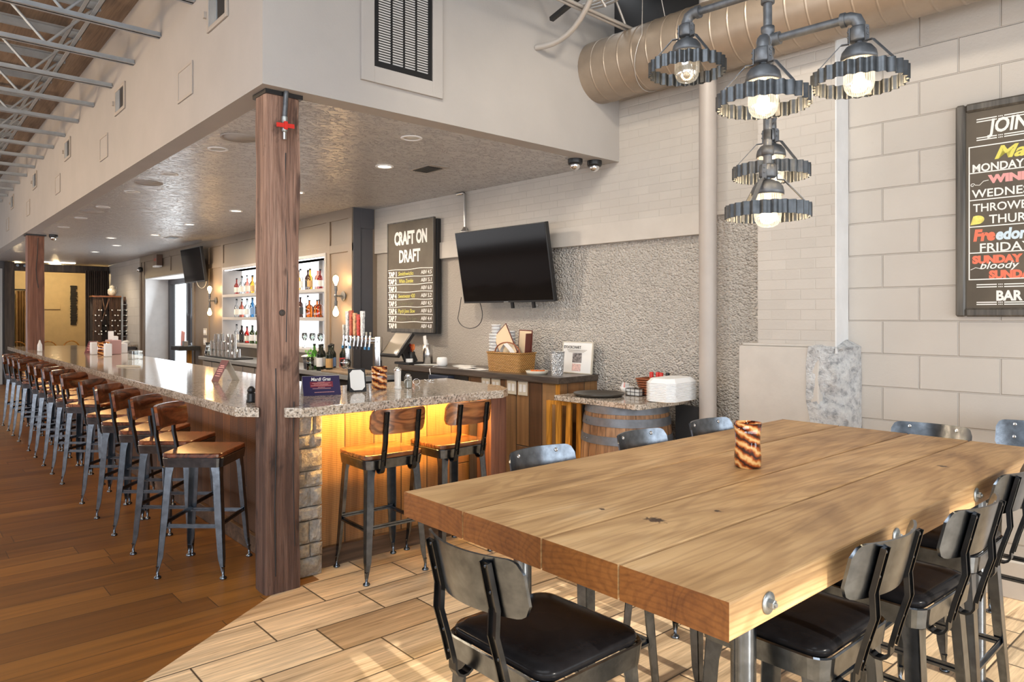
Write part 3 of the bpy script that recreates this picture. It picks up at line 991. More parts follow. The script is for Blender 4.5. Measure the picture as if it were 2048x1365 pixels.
# grilles and access panels on the hall face of the bulkhead
tan = plain('tan_metal', (0.40, 0.36, 0.32), 0.5)
gp = pp = None
for k in range(5):
    x = -4.60 - 2.55 * k
    lab = 'tan wall register with a dark open half on the bulkhead, %s from the timber post' % ORD[k]
    if gp is None:
        gp = thing('wall_register', lab, 'vent', (x, 1.553, 3.565), 0, 'registers on the hall bulkhead')
        fr = MB()
        for a0, a1, c0, c1 in ((-0.185, -0.15, -0.12, 0.12), (0.15, 0.185, -0.12, 0.12), (-0.15, 0.15, -0.12, -0.09), (-0.15, 0.15, 0.09, 0.12)):
            fr.box(a0, a1, -0.014, -0.0005, c0, c1)
        fr.build('frame', tan, gp, bevel=0.003)
        B(0.0, 0.15, -0.006, -0.0005, -0.09, 0.09).build('dark_opening', MAT['black'], gp)
        sl = MB()
        for i in range(9):
            sl.box(-0.148 + i * 0.016, -0.137 + i * 0.016, -0.011, -0.001, -0.088, 0.088)
        sl.build('louvre', MAT['joist'], gp)
        B(-0.205, -0.18, -0.03, -0.006, -0.02, 0.02).build('lever', tan, gp)
    else:
        dup(gp, (x, 1.553, 3.565), label=lab)
    x = -5.26 - 2.55 * k
    lab = 'flat painted access panel on the bulkhead, %s from the timber post' % ORD[k]
    if pp is None:
        pp = thing('access_panel', lab, 'panel', (x, 1.553, 3.245), 0, 'access panels on the hall bulkhead')
        fr = MB()
        for a0, a1, c0, c1 in ((-0.165, -0.145, -0.115, 0.115), (0.145, 0.165, -0.115, 0.115), (-0.145, 0.145, -0.115, -0.098), (-0.145, 0.145, 0.098, 0.115)):
            fr.box(a0, a1, -0.010, -0.0005, c0, c1)
        fr.build('frame', tan, pp, bevel=0.002)
        B(-0.145, 0.145, -0.005, -0.0005, -0.098, 0.098).build('cover', MAT['soffit'], pp)
    else:
        dup(pp, (x, 1.553, 3.245), label=lab)

# big return grille on the end face of the bulkhead (a quarter hidden above the frame)
v = thing('return_air_grille', 'large black louvred return air grille in a grey frame on the bulkhead', 'vent', (-3.885, 2.465, 3.44))
fr = MB()
for y0, y1, z0, z1 in ((-0.305, -0.215, -0.385, 0.385), (0.225, 0.305, -0.385, 0.385), (-0.215, 0.225, -0.385, -0.285), (-0.215, 0.225, 0.285, 0.385)):
    fr.box(0.0005, 0.022, y0, y1, z0, z1)
fr.build('frame', MAT['soffit'], v, bevel=0.002)
B(0.0005, 0.005, -0.215, 0.225, -0.285, 0.285).build('backing', MAT['black'], v)
gr = MB()
for y0, y1, z0, z1 in ((-0.213, -0.183, -0.283, 0.283), (0.19, 0.22, -0.283, 0.283), (-0.183, 0.19, -0.283, -0.245), (-0.183, 0.19, 0.245, 0.283)):
    gr.box(0.006, 0.016, y0, y1, z0, z1)
for y in (-0.088, 0.004, 0.096):
    gr.box(0.006, 0.017, y - 0.006, y + 0.006, -0.245, 0.245)
gr.build('grille_frame', MAT['black'], v)
lv = MB()
n_ = 30
for i in range(n_):
    z = -0.238 + 0.476 * i / (n_ - 1)
    lv.bar((0.0105, -0.183, z), (0.0105, 0.19, z), 0.0085, 0.002, up=(0.8, 0, -0.6))
lv.build('louvre', plain('pale_grey_slats', (0.52, 0.52, 0.52), 0.4), v)

# bar ceiling: downlights, speakers, registers
def disc_light(name, x, y, lab, cat, grp, r, lens, lit=False, z=2.9):
    t = thing(name, lab, cat, (x, y, z), 0, grp)
    MB().lathe([(r * 0.72, -0.001), (r * 0.78, -0.007), (r, -0.006), (r * 1.02, -0.0005)], 24, cap=False).build('trim_ring', MAT['white'], t)
    MB().lathe([(0.001, -0.002), (r * 0.74, -0.002), (r * 0.74, -0.0005), (0.001, -0.0005)], 24, cap=False).build('lens', MAT[lens], t)
    return t


first = [(-5.634, 1.9), (-6.917, 1.9), (-8.146, 1.88), (-9.514, 1.88), (-10.772, 1.87), (-12.033, 1.87)]
for k, (x, y) in enumerate(first):
    disc_light('recessed_downlight', x, y, 'small recessed light near the hall edge, %s from the timber post' % ORD[k], 'ceiling light', 'recessed lights on the hall edge', 0.075, 'downdull')
for k, (x, y) in enumerate(((-5.172, 1.893), (-7.515, 1.876), (-10.012, 1.863))):
    t = thing('ceiling_speaker', 'round painted speaker grille in the bar ceiling, %s from the timber post' % ORD[k], 'speaker', (x, y, 2.9), 0, 'speakers in the bar ceiling')
    MB().lathe([(0.11, -0.001), (0.125, -0.008), (0.128, -0.0005)], 28, cap=False).build('rim', MAT['soffit'], t)
    MB().lathe([(0.001, -0.006), (0.112, -0.003), (0.112, -0.0005)], 28, cap=False).build('grille', MAT['soffit'], t)
for k, (x, y) in enumerate(((-4.359, 2.844), (-5.341, 3.208), (-7.06, 3.19), (-8.799, 3.184), (-10.523, 3.157), (-12.242, 3.15), (-13.19, 2.722), (-14.517, 3.086), (-16.265, 3.07))):
    disc_light('bar_downlight', x, y, 'round white downlight over the bar well, %s from the return grille' % ORD[k], 'ceiling light', 'downlights over the bar well', 0.078, 'downdull' if k == 0 else 'downlit')
for x, e_ in ((-5.341, 75), (-7.06, 110), (-8.8, 120), (-10.5, 110), (-12.24, 110)):
    light('bar_downlight_lamp', 'SPOT', (x, 3.19, 2.87), e_, (1.0, 0.86, 0.7), aim((0.1, 0.35, -1)), spot_size=R_(150), spot_blend=0.8, shadow_soft_size=0.06)
for k, (x, y) in enumerate(((-5.156, 3.545), (-12.434, 3.473))):
    t = thing('ceiling_register', 'dark slotted supply register in the bar ceiling, ' + ('over the draft board end' if k == 0 else 'far down over the liquor niche'), 'vent', (x, y, 2.9), 0, 'registers in the bar ceiling')
    B(-0.17, 0.17, -0.1, 0.1, -0.006, -0.0005).build('frame', MAT['soffit'], t, bevel=0.002)
    sl = MB()
    for i in range(7):
        sl.box(-0.14, 0.10, -0.075 + i * 0.022, -0.061 + i * 0.022, -0.011, -0.004)
    sl.build('slots', MAT['black'], t)


def dome_cam(x, y, lab, z=2.9):
    t = thing('dome_camera', lab, 'security camera', (x, y, z), 0, 'black dome security cameras')
    MB().lathe([(0.062, -0.0005), (0.062, -0.03), (0.056, -0.045), (0.03, -0.046)], 20, cap=True).build('housing', MAT['black'], t)
    MB().sphere((0, 0, -0.05), 0.042, 16, 10).build('dome', MAT['chrome'], t)
    return t


dome_cam(-4.06, 4.25, 'black dome camera under the bulkhead end, the one farther from the wall')
dome_cam(-4.0, 4.42, 'black dome camera under the bulkhead end, tight by the wall')
dome_cam(-13.3, 1.93, 'dark dome camera hanging by the second timber post')

# spiral duct along the wall and everything up in the dark
du = thing('spiral_duct', 'large tan spiral air duct running along the wall top', 'duct', wl, WA)
prof = []
u = -0.02
m = MB()
ring = lambda u, r: [(u, -0.26 + r * math.cos(2 * PI * i / 40), 3.585 + r * math.sin(2 * PI * i / 40)) for i in range(40)]
rings = []
while u < 7.2:
    rings += [ring(u, 0.245), ring(u + 0.004, 0.245), ring(u + 0.114, 0.245), ring(u + 0.118, 0.245), ring(u + 0.121, 0.2485), ring(u + 0.127, 0.2485)]
    u += 0.13
m.loft(rings, True, False)
m.build('duct_pipe', MAT['duct'], du)
pts = [(0.56 + 0.10 * math.sin(a), -0.26 + 0.252 * math.cos(a), 3.585 + 0.252 * math.sin(a)) for a in [R_(20 + 320 * i / 30 + 120) for i in range(31)]]
MB().tube([(0.5, -0.36, 4.2)] + pts[2:] + [(0.52, -0.2, 4.2)], 0.0035, 5).build('hanger_wire', MAT['conduit'], du)

j2 = thing('dining_joist', 'pale open web joist in the dark above the duct end', 'joist')
a0, a1 = Vector((-3.85, 1.6, 3.985)), Vector((-3.42, 5.0, 3.84))
for off in (0, 0.035):
    MB().cyl((-3.55 + off, 1.2, 3.9), (-3.5 + off, 4.45 + off * 6, 3.79), 0.013, n=8).build('chord_rod', MAT['conduit'], j2)
for y in (1.9, 2.5, 3.1, 3.7):
    mb = MB()
    mb.cyl((-3.53, y, 3.86), (-3.53, y + 0.28, 4.24), 0.01, n=6)
    mb.cyl((-3.53, y + 0.28, 4.24), (-3.53, y + 0.56, 3.84), 0.01, n=6)
    mb.build('web_bar', MAT['conduit'], j2)
tk = thing('track_rail', 'slim black lighting track near the bulkhead end', 'light track')
MB().bar((-3.80, 3.72, 3.83), (-2.7, 3.62, 4.02), 0.035, 0.03).build('rail', MAT['black'], tk)
MB().cyl((-3.1, 3.66, 3.96), (-3.1, 3.66, 4.25), 0.006, n=6).build('hanger', MAT['black'], tk)
o = MB().tube(bez((-3.884, 3.64, 3.62), (-3.6, 3.75, 3.60), (-3.45, 3.78, 3.75), (-3.0, 3.55, 4.25)), 0.021, 10).build('bent_conduit', MAT['conduit'])
tag(o, 'thick pale conduit curving out of the bulkhead face', 'conduit')
for k in range(3):
    o = MB().tube(bez((-3.75, 4.0 + 0.05 * k, 4.0), (-3.3, 4.05 + 0.05 * k, 3.93), (-2.8, 3.85 + 0.06 * k, 4.1), (-2.0, 3.5 + 0.06 * k, 4.2)), 0.011, 8).build('flexible_cable', MAT['conduit'])
    tag(o, 'tan armoured cable sagging under the dark ceiling, %s of three from the dining side' % ORD[k], 'cable', 'armoured cables under the ceiling')
o = MB().tube(bez((-3.7, 3.35, 3.9), (-3.55, 3.5, 4.12), (-3.45, 3.7, 4.1), (-3.42, 3.9, 3.85)), 0.010, 8).build('arched_cable', MAT['conduit'])
tag(o, 'thin ribbed cable arching above the pale joist', 'cable')
disc_light('dining_downlight', -3.55, 3.80, 'white round light in the dark ceiling by the cables', 'ceiling light', None, 0.07, 'downlit', z=4.05)
MB()
# ------------------------------------------------------------------ timber posts and bar
def rough_post(name, label, x0, x1, y0, y1, z0, z1, mat, seed, amp=0.006, group=None, seg=46):
    ring0 = []
    nn = 6
    for (ax, ay), (bx, by) in (((x0, y0), (x1, y0)), ((x1, y0), (x1, y1)), ((x1, y1), (x0, y1)), ((x0, y1), (x0, y0))):
        for i in range(nn):
            t = i / nn
            ring0.append((ax + (bx - ax) * t, ay + (by - ay) * t))
    cx, cy = (x0 + x1) / 2, (y0 + y1) / 2
    rings = []
    for k in range(seg + 1):
        z = z0 + (z1 - z0) * k / seg
        r = []
        for i, (x, y) in enumerate(ring0):
            q = noise.noise((x * 9 + seed, y * 9, z * 2.2)) * amp + noise.noise((x * 40, y * 40 + seed, z * 7)) * amp * 0.5
            corner = 0.006 + 0.012 * max(0, noise.noise((seed, i, z * 3))) if i % nn == 0 else 0
            d = Vector((x - cx, y - cy)).normalized()
            r.append((x + d.x * (q - corner), y + d.y * (q - corner), z))
        rings.append(r)
    mb = MB().loft(rings, False)
    return mb


pt = thing('timber_post', 'rough sawn timber post standing at the corner of the bar', 'post')
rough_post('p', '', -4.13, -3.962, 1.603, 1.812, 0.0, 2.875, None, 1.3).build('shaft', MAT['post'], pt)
mb = MB()
for pts, w_ in (([(1.72, 2.55), (1.715, 2.2), (1.73, 1.8), (1.722, 1.45)], 0.0035), ([(1.66, 1.30), (1.665, 0.95), (1.655, 0.5), (1.66, 0.1)], 0.004), ([(1.77, 1.1), (1.765, 0.7), (1.775, 0.25)], 0.003)):
    mb.tube([(-3.9615, y, z) for y, z in pts], w_, 5)
mb.build('crack', MAT['black'], pt)
mb = MB(Matrix.Translation((-3.962, 1.70, 1.62)) @ Matrix.Rotation(R_(90), 4, 'Y'))
mb.lathe([(0.001, 0.004), (0.014, 0.003), (0.022, 0.0), (0.001, -0.002)], 14, cap=False)
mb.build('knot', MAT['darkwood'], pt)
B(-4.14, -3.95, 1.595, 1.82, 2.875, 2.9).build('top_plate', MAT['black'], pt)
pt2 = thing('timber_post', 'reddish timber post with a long crack at the far end of the bar', 'post')
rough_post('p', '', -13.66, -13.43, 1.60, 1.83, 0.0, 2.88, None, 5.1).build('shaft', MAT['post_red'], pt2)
cr = MB()
cr.tube([(-13.428, 1.74, 2.85), (-13.428, 1.735, 2.6), (-13.427, 1.715, 2.35), (-13.428, 1.725, 2.2), (-13.427, 1.745, 2.05)], 0.006, 5)
cr.build('crack', MAT['black'], pt2)
B(-13.68, -13.41, 1.58, 1.85, 2.88, 2.9).build('top_plate', MAT['black'], pt2)

# drain valve hanging by the post
dv = thing('drain_valve', 'grey drain pipe with a red butterfly valve on the timber post', 'valve')
MB().cyl((-3.932, 1.71, 2.899), (-3.932, 1.70, 2.74), 0.014, n=12).build('pipe', MAT['pipe_iron'], dv)
MB().lathe([(0.01, 0), (0.017, 0.005), (0.017, 0.03), (0.012, 0.035), (0.012, 0.055), (0.018, 0.06), (0.018, 0.09)], 12, (-3.932, 1.70, 2.66)).build('valve_body', MAT['zinc'], dv)
mb = MB()
mb.bar((-3.918, 1.648, 2.695), (-3.918, 1.752, 2.70), 0.008, 0.024)
mb.bar((-3.918, 1.70, 2.675), (-3.918, 1.70, 2.72), 0.02, 0.018, up=(1, 0, 0))
mb.build('handle', MAT['red'], dv)
MB().cyl((-3.932, 1.70, 2.66), (-3.932, 1.70, 2.62), 0.012, n=10).build('spout', MAT['steel'], dv)

# bar base
bb = thing('bar_counter', 'reclaimed timber bar front running down the hall and round the post', 'bar')
B(-15.0, -4.24, 1.87, 2.35, 0, 1.0).build('long_front', MAT['barboard'], bb)
B(-4.72, -4.2, 2.012, 3.30, 0, 1.0).build('end_front', MAT['barboard_end'], bb)
mb = MB()
mb.box(-15.0, -4.30, 1.835, 1.869, 0.0, 0.115)
mb.build('kick_board', MAT['kick'], bb, bevel=0.004)
B(-4.199, -4.165, 2.02, 3.28, 0.0, 0.125).build('kick_board', MAT['kick'], bb, bevel=0.005)
B(-15.0, -4.9, 2.35, 2.45, 0.0, 1.0).build('inner_back', MAT['slate'], bb)
# stone corner
st = MB()
rng = random.Random(3)
z = 0.0
core = B(-4.30, -4.112, 1.855, 2.008, 0, 1.0)
row = 0
while z < 0.995:
    h = min(rng.choice((0.10, 0.12, 0.14, 0.085)), 1.0 - z)
    if 1.0 - z - h < 0.05:
        h = 1.0 - z
    cuts = [1.832] + ([1.832 + rng.uniform(0.06, 0.12)] if row % 3 else []) + [2.012]
    for a, b in zip(cuts, cuts[1:]):
        ins = rng.uniform(0.0, 0.012)
        n1 = 5
        vs = []
        for i in range(n1 + 1):
            for j in range(n1 + 1):
                y = a + 0.004 + (b - a - 0.008) * i / n1
                zz = z + 0.004 + (h - 0.008) * j / n1
                edge = min(i, n1 - i, j, n1 - j)
                vs.append((-4.068 - ins + (0.014 * noise.noise((y * 22, zz * 22, row)) if edge else -0.014), y, zz))
        st.add(vs, [(i * (n1 + 1) + j, (i + 1) * (n1 + 1) + j, (i + 1) * (n1 + 1) + j + 1, i * (n1 + 1) + j + 1) for i in range(n1) for j in range(n1)], False)
    st.box(-4.24, -4.098, 1.834 + rng.uniform(0, 0.012), 1.99, z + 0.004, z + h - 0.004)
    z += h
    row += 1
st.v += core.v
nb_ = len(st.v) - len(core.v)
st.f += [tuple(i + nb_ for i in q) for q in core.f]
st.s += core.s
st.build('stone_corner', MAT['stone'], bb)
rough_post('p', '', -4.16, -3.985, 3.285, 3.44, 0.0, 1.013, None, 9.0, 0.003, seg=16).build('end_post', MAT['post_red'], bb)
B(-4.165, -4.15, 3.22, 3.284, 0.1, 1.0).build('conduit_strip', MAT['darkwood'], bb)
# granite
poly = [(-15.0, 1.5), (-4.16, 1.5), (-4.045, 1.597), (-4.138, 1.597), (-4.138, 1.818), (-3.954, 1.818), (-3.954, 1.705), (-3.93, 1.705), (-3.868, 1.775), (-3.862, 3.30), (-3.93, 3.40), (-4.12, 3.50), (-4.94, 3.58), (-4.94, 2.50), (-15.0, 2.55)]
gt = MB().prism(poly, 1.014, 1.07).build('granite_bar_top', MAT['granite'], bevel=0.004)
tag(gt, 'polished speckled granite bar top wrapping round the timber post', 'bar top')
light('under_bar_light', 'AREA', (-4.03, 2.66, 1.004), 42, (1.0, 0.56, 0.13), aim((-0.45, 0, -1)), shape='RECTANGLE', size=1.2, size_y=0.04)
light('under_bar_light', 'AREA', (-9.6, 1.72, 1.008), 22, (1.0, 0.55, 0.22), aim((0, 0.1, -1)), shape='RECTANGLE', size=10.4, size_y=0.04)
o = B(-4.05, -4.02, 2.05, 3.25, 1.006, 1.0135).build('light_strip', emit('warm_strip', (1.0, 0.6, 0.2), 2.0))
tag(o, 'warm light strip tucked under the short granite overhang', 'light strip')
hk = MB()
hk.tube([(-4.24, 1.863, 0.955), (-4.24, 1.82, 0.95), (-4.24, 1.79, 0.925), (-4.24, 1.80, 0.895), (-4.24, 1.825, 0.90)], 0.006, 6)
hk.tube([(-4.24, 1.835, 0.95), (-4.24, 1.815, 0.965), (-4.24, 1.80, 0.985)], 0.005, 6)
hk.box(-4.25, -4.23, 1.86, 1.869, 0.925, 0.985)
tag(hk.build('coat_hook', MAT['black']), 'black purse hook on the bar front by the timber post', 'hook')

# ------------------------------------------------------------------ stools
def stool(name, label, cat, group, loc, rz, wood=True):
    t = thing(name, label, cat, loc, rz, group)
    met = MAT['gun']
    if wood is True or wood == 'honey':
        MB().prism(rrect(0.375, 0.41, 0.045), 0.734, 0.762).build('seat', MAT['stool_wood' if wood is True else 'honey_wood'], t, bevel=0.007, seg=3)
    else:
        mb = MB()
        R2 = lambda s, z: [(x, y, z) for x, y in rrect(0.36 - s, 0.385 - s, 0.05)]
        mb.loft([R2(0, 0.735), R2(-0.006, 0.748), R2(0.004, 0.758), R2(0.04, 0.765), R2(0.14, 0.770), R2(0.26, 0.772)], True)
        mb.build('seat_pad', MAT['gloss_black'], t)
    # pressed steel seat pan
    o1, o2 = rrect(0.37, 0.395, 0.045), rrect(0.385, 0.41, 0.05)
    i1 = rrect(0.362, 0.387, 0.043)
    pan = MB()
    top = 0.734 if wood else 0.738
    rings = [[(x, y, 0.676) for x, y in o1], [(x, y, top - 0.004) for x, y in o2], [(x, y, top) for x, y in rrect(0.378, 0.403, 0.048)], [(x, y, top - 0.006) for x, y in i1], [(x, y, 0.676) for x, y in i1]]
    pan.loft(rings, False, False)
    pan.box(-0.17, 0.17, -0.18, 0.18, top - 0.012, top - 0.008)
    pan.build('seat_pan', met, t)
    fx, tx, fy, ty = 0.208, 0.168, 0.212, 0.180
    for sx in (-1, 1):
        for sy in (-1, 1):
            top_, bot = Vector((sx * tx, sy * ty, 0.70)), Vector((sx * fx, sy * fy, 0.035))
            mb = MB()
            # pressed angle leg: two flanges tapering to the foot
            for d, in (((1, 0, 0),), ((0, 1, 0),)):
                dv_ = Vector((-sx * d[0], -sy * d[1], 0))
                ow = Vector((sx * d[1], sy * d[0], 0)) * 0.004
                rings = []
                for tt, wdt in ((0, 0.060), (0.12, 0.046), (0.5, 0.044), (0.86, 0.034), (1.0, 0.014)):
                    p = top_.lerp(bot, tt)
                    rings.append([tuple(p), tuple(p + dv_ * wdt), tuple(p + dv_ * wdt - ow), tuple(p - ow)])
                mb.loft(rings, False)
            lg = mb.build('leg', met, t)
            MB().lathe([(0.020, 0.0), (0.022, 0.004), (0.019, 0.012), (0.008, 0.018), (0.007, 0.06), (0.012, 0.075)], 12, (sx * (fx - 0.007), sy * (fy - 0.007), 0)).build('foot', met, lg)
    zz = 0.31
    k = (0.70 - zz) / 0.665
    lx, ly = tx + (fx - tx) * k - 0.012, ty + (fy - ty) * k - 0.012
    for a, b in (((-lx, -ly), (lx, -ly)), ((-lx, ly), (lx, ly)), ((-lx, -ly), (-lx, ly)), ((lx, -ly), (lx, ly))):
        zo = zz + (0.0 if a[0] != b[0] else 0.012)
        MB().bar((*a, zo), (*b, zo), 0.020, 0.010).bar((*a, zo + 0.008), (*b, zo + 0.008), 0.004, 0.02).build('stretcher', met, t)
    # curved back
    wdt, hgt = 0.187, 0.074
    zc = 0.968
    ln_, bx_ = (0.15, -0.270) if wood else (0.24, -0.288)
    th = 0.010 if wood else 0.004
    out = rrect(2 * wdt, 2 * hgt, 0.035 if wood else 0.03, 4)

    def bp(y, z, off):
        curve = 0.055 * (y / wdt) ** 2
        return (bx_ + curve - (z) * ln_ + off, y, zc + z)
    # grid across the rounded outline
    pts_f, pts_b = [], []
    ny = 34
    mb = MB()
    rings = []
    for i in range(ny + 1):
        y = -wdt + 2 * wdt * i / ny
        dy = abs(y) - (wdt - 0.035)
        hh = hgt if dy <= 0 else hgt - 0.035 + math.sqrt(max(0, 0.035 ** 2 - dy ** 2))
        ring_ = []
        for z in (-hh, -hh * 0.35, hh * 0.35, hh):
            ring_.append(bp(y, z, th))
        for z in (hh, hh * 0.35, -hh * 0.35, -hh):
            ring_.append(bp(y, z, -th))
        rings.append(ring_)
    mb.loft(rings, True)
    bmat = (MAT['stool_wood'] if wood is True else MAT['honey_wood']) if wood else MAT['gun']
    bk = mb.build('backrest', bmat, t)
    es = bk.modifiers.new('split', 'EDGE_SPLIT')
    es.split_angle = R_(50)
    for sy in (-1, 1):
        y = sy * 0.11
        c0 = 0.055 * (0.11 / wdt) ** 2
        pts = [(bx_ + c0 - 0.062 * ln_ - th - 0.005, y, 1.03), (bx_ + c0 + 0.056 * ln_ - th - 0.005, y, 0.912), (-0.268 if not wood else -0.255, y, 0.85), (-0.244 if not wood else -0.238, y, 0.77), (-0.226, y, 0.70)]
        pts += [(-0.226 + 0.031 - 0.031 * math.cos(a), y, 0.685 - 0.031 * math.sin(a)) for a in [R_(q) for q in (15, 45, 75, 105, 135, 165)]]
        pts += [(-0.163, y, 0.695)]
        po = MB().ribbon(pts, 0.030, 0.007, (0, 1, 0))
        for e in (-1, 1):
            po.ribbon([(p[0] - 0.004, p[1] + e * 0.0135, p[2]) for p in pts[:5]], 0.004, 0.013, (0, 1, 0))
        mb = po
        for z in (1.02, 0.955, 0.79, 0.73):
            x = bx_ + c0 - (z - zc) * ln_ - th - 0.008 if z > 0.9 else -0.253 if z > 0.75 else -0.237
            mb.sphere((x - 0.002, y, z), 0.005, 8, 5)
        po.build('back_post', MAT['gundark'], t)
        for z in (1.02, 0.955):
            if not wood:
                MB(Matrix.Translation((bx_ + c0 - (z - zc) * ln_ + th - 0.001, y, z)) @ Matrix.Rotation(R_(75), 4, 'Y')).lathe([(0.009, 0.0), (0.009, 0.003), (0.006, 0.004), (0.004, 0.002), (0.001, 0.002)], 12, cap=False).build('screw', MAT['chrome'], t)
    return t


rows_x = [-4.687, -5.26, -5.82, -6.385, -6.973, -7.893, -8.464, -9.014, -9.582, -10.106, -10.963, -11.533, -12.071, -12.688]
jit = [0, -1, 2, 0, 1, -2, 0, 2, -1, 0, 1, -1, 2, 0]
G1 = 'red brown wooden bar stools along the hall side of the bar'
s0 = None
for k, x in enumerate(rows_x):
    lab = 'red-brown wooden bar stool on the hall side, %s from the timber post' % ORD[k]
    if s0 is None:
        s0 = stool('bar_stool', lab, 'bar stool', G1, (x, 1.503, 0), R_(48), True)
    else:
        dup(s0, (x, 1.503, 0), R_(48 + jit[k]), lab)
h0 = stool('bar_stool', 'honey wood bar stool at the short granite end, next to the stone corner', 'bar stool', 'wooden bar stools at the short end of the bar', (-3.925, 2.33, 0), R_(178), 'honey')
dup(h0, (-3.925, 2.86, 0), R_(181), 'honey wood bar stool at the short granite end, next to the reddish end post')

G2 = 'black padded stools round the timber table'
b0 = stool('padded_stool', 'black padded metal stool at the near end of the timber table', 'stool', G2, (-1.385, 1.33, 0), R_(90), False)
for x, y, r, lab in ((-1.0, 1.95, 180, 'black padded metal stool on the window side of the table, by the near bolt'),
                     (-0.945, 2.47, 178, 'black padded metal stool in the middle of the window side of the table'),
                     (-1.0, 3.10, 181, 'black padded metal stool on the window side of the table, next to the block wall'),
                     (-1.91, 2.06, 0, 'black padded metal stool on the bar side of the table, facing the two bar stools'),
                     (-1.91, 2.73, 1, 'black padded metal stool in the middle of the bar side, before the barrel'),
                     (-1.91, 3.31, -1, 'black padded metal stool on the bar side, in line with the round pipe'),
                     (-1.32, 3.77, -90, 'black padded metal stool tucked under the far end of the table'),
                     (-0.97, 4.26, -90, 'black padded metal stool standing apart below the menu board')):
    dup(b0, (x, y, 0), R_(r), lab)

# ------------------------------------------------------------------ timber table
TX = [-2.07, -1.735, -1.385, -1.115, -0.812]
TY0, TY1, TZ0, TZ1 = 1.318, 3.905, 0.915, 1.0
tb = thing('communal_table', 'thick oak plank table on steel pipe legs with bolted edges', 'table', (-1.44, 2.61, 0))
for k in range(4):
    x0, x1 = TX[k] + 0.003, TX[k + 1] - 0.003
    cx = (x0 + x1) / 2
    knots = {2: ((-0.04, -0.92, 0.03), (0.03, -0.7, 0.012)), 1: ((0.09, -0.95, 0.011),), 3: ((-0.03, 0.55, 0.02),), 0: ()}[k]
    w = (x1 - x0) / 2
    mb = MB()
    nn = 30
    rings = []
    for i in range(nn + 1):
        y = TY0 + (TY1 - TY0) * i / nn - 2.61
        e0 = 0.004 * noise.noise((k, y * 2.2, 0)) if 0 < k else 0
        e1 = 0.004 * noise.noise((k + 1, y * 2.2, 0.0)) if k < 3 else 0
        rings.append([(-w + max(0, e0), y, TZ0), (w + min(0, e1), y, TZ0), (w + min(0, e1), y, TZ1), (-w + max(0, e0), y, TZ1)])
    mb.loft(rings, False)
    mb.build('top_plank', m_oak('oak_plank_%d' % k, k + 1.7, knots), tb, loc=(cx + 1.44, 0, 0), bevel=0.006)
for x in (-1.84, -0.985):
    for y in (1.66, 3.56):
        lg = MB().cyl((x + 1.44, y - 2.61, 0.006), (x + 1.44, y - 2.61, TZ0), 0.032, n=24).build('leg', MAT['gun'], tb)
        MB().lathe([(0.07, 0.0), (0.07, 0.008), (0.034, 0.01)], 20, (x + 1.44, y - 2.61, 0)).build('flange', MAT['gundark'], lg)
for y in (1.475, 2.20, 2.93, 3.66):
    b = MB()
    xw = TX[4] - 0.002 + 1.44
    mt = Matrix.Translation((xw, y - 2.61, 0.958)) @ Matrix.Rotation(R_(90), 4, 'Y')
    b.M = mt
    b.lathe([(0.025, 0.0), (0.025, 0.003), (0.011, 0.004)], 20)
    b.lathe([(0.011, 0.003), (0.011, 0.016), (0.008, 0.017)], 6, smooth=False)
    b.lathe([(0.0055, 0.017), (0.0055, 0.021)], 10)
    b.build('bolt', MAT['zinc'], tb)


def amber_vase(loc, label, h, r, waist=True):
    mb = MB()
    if waist:
        pr = [(r * 0.80, 0), (r * 0.92, h * 0.03), (r * 0.95, h * 0.25), (r * 0.86, h * 0.55), (r * 0.88, h * 0.75), (r * 1.0, h), (r * 0.93, h), (r * 0.80, h * 0.75), (r * 0.78, h * 0.5), (r * 0.85, h * 0.2), (r * 0.7, h * 0.06), (0.001, h * 0.06)]
    else:
        pr = [(r * 0.9, 0), (r, h * 0.05), (r * 1.0, h * 0.5), (r * 1.02, h), (r * 0.94, h), (r * 0.92, h * 0.1), (0.001, h * 0.08)]
    mb.lathe(pr, 32, cap=False)
    mb.lathe([(0.001, 0.0), (pr[0][0], 0.0)], 32, cap=False)
    o = mb.build('glass_vase', MAT['amber'], loc=loc)
    return tag(o, label, 'vase', 'amber swirl glass vases')


amber_vase((-1.50, 2.56, 1.0), 'amber and brown swirl glass vase standing on the oak table', 0.178, 0.055)

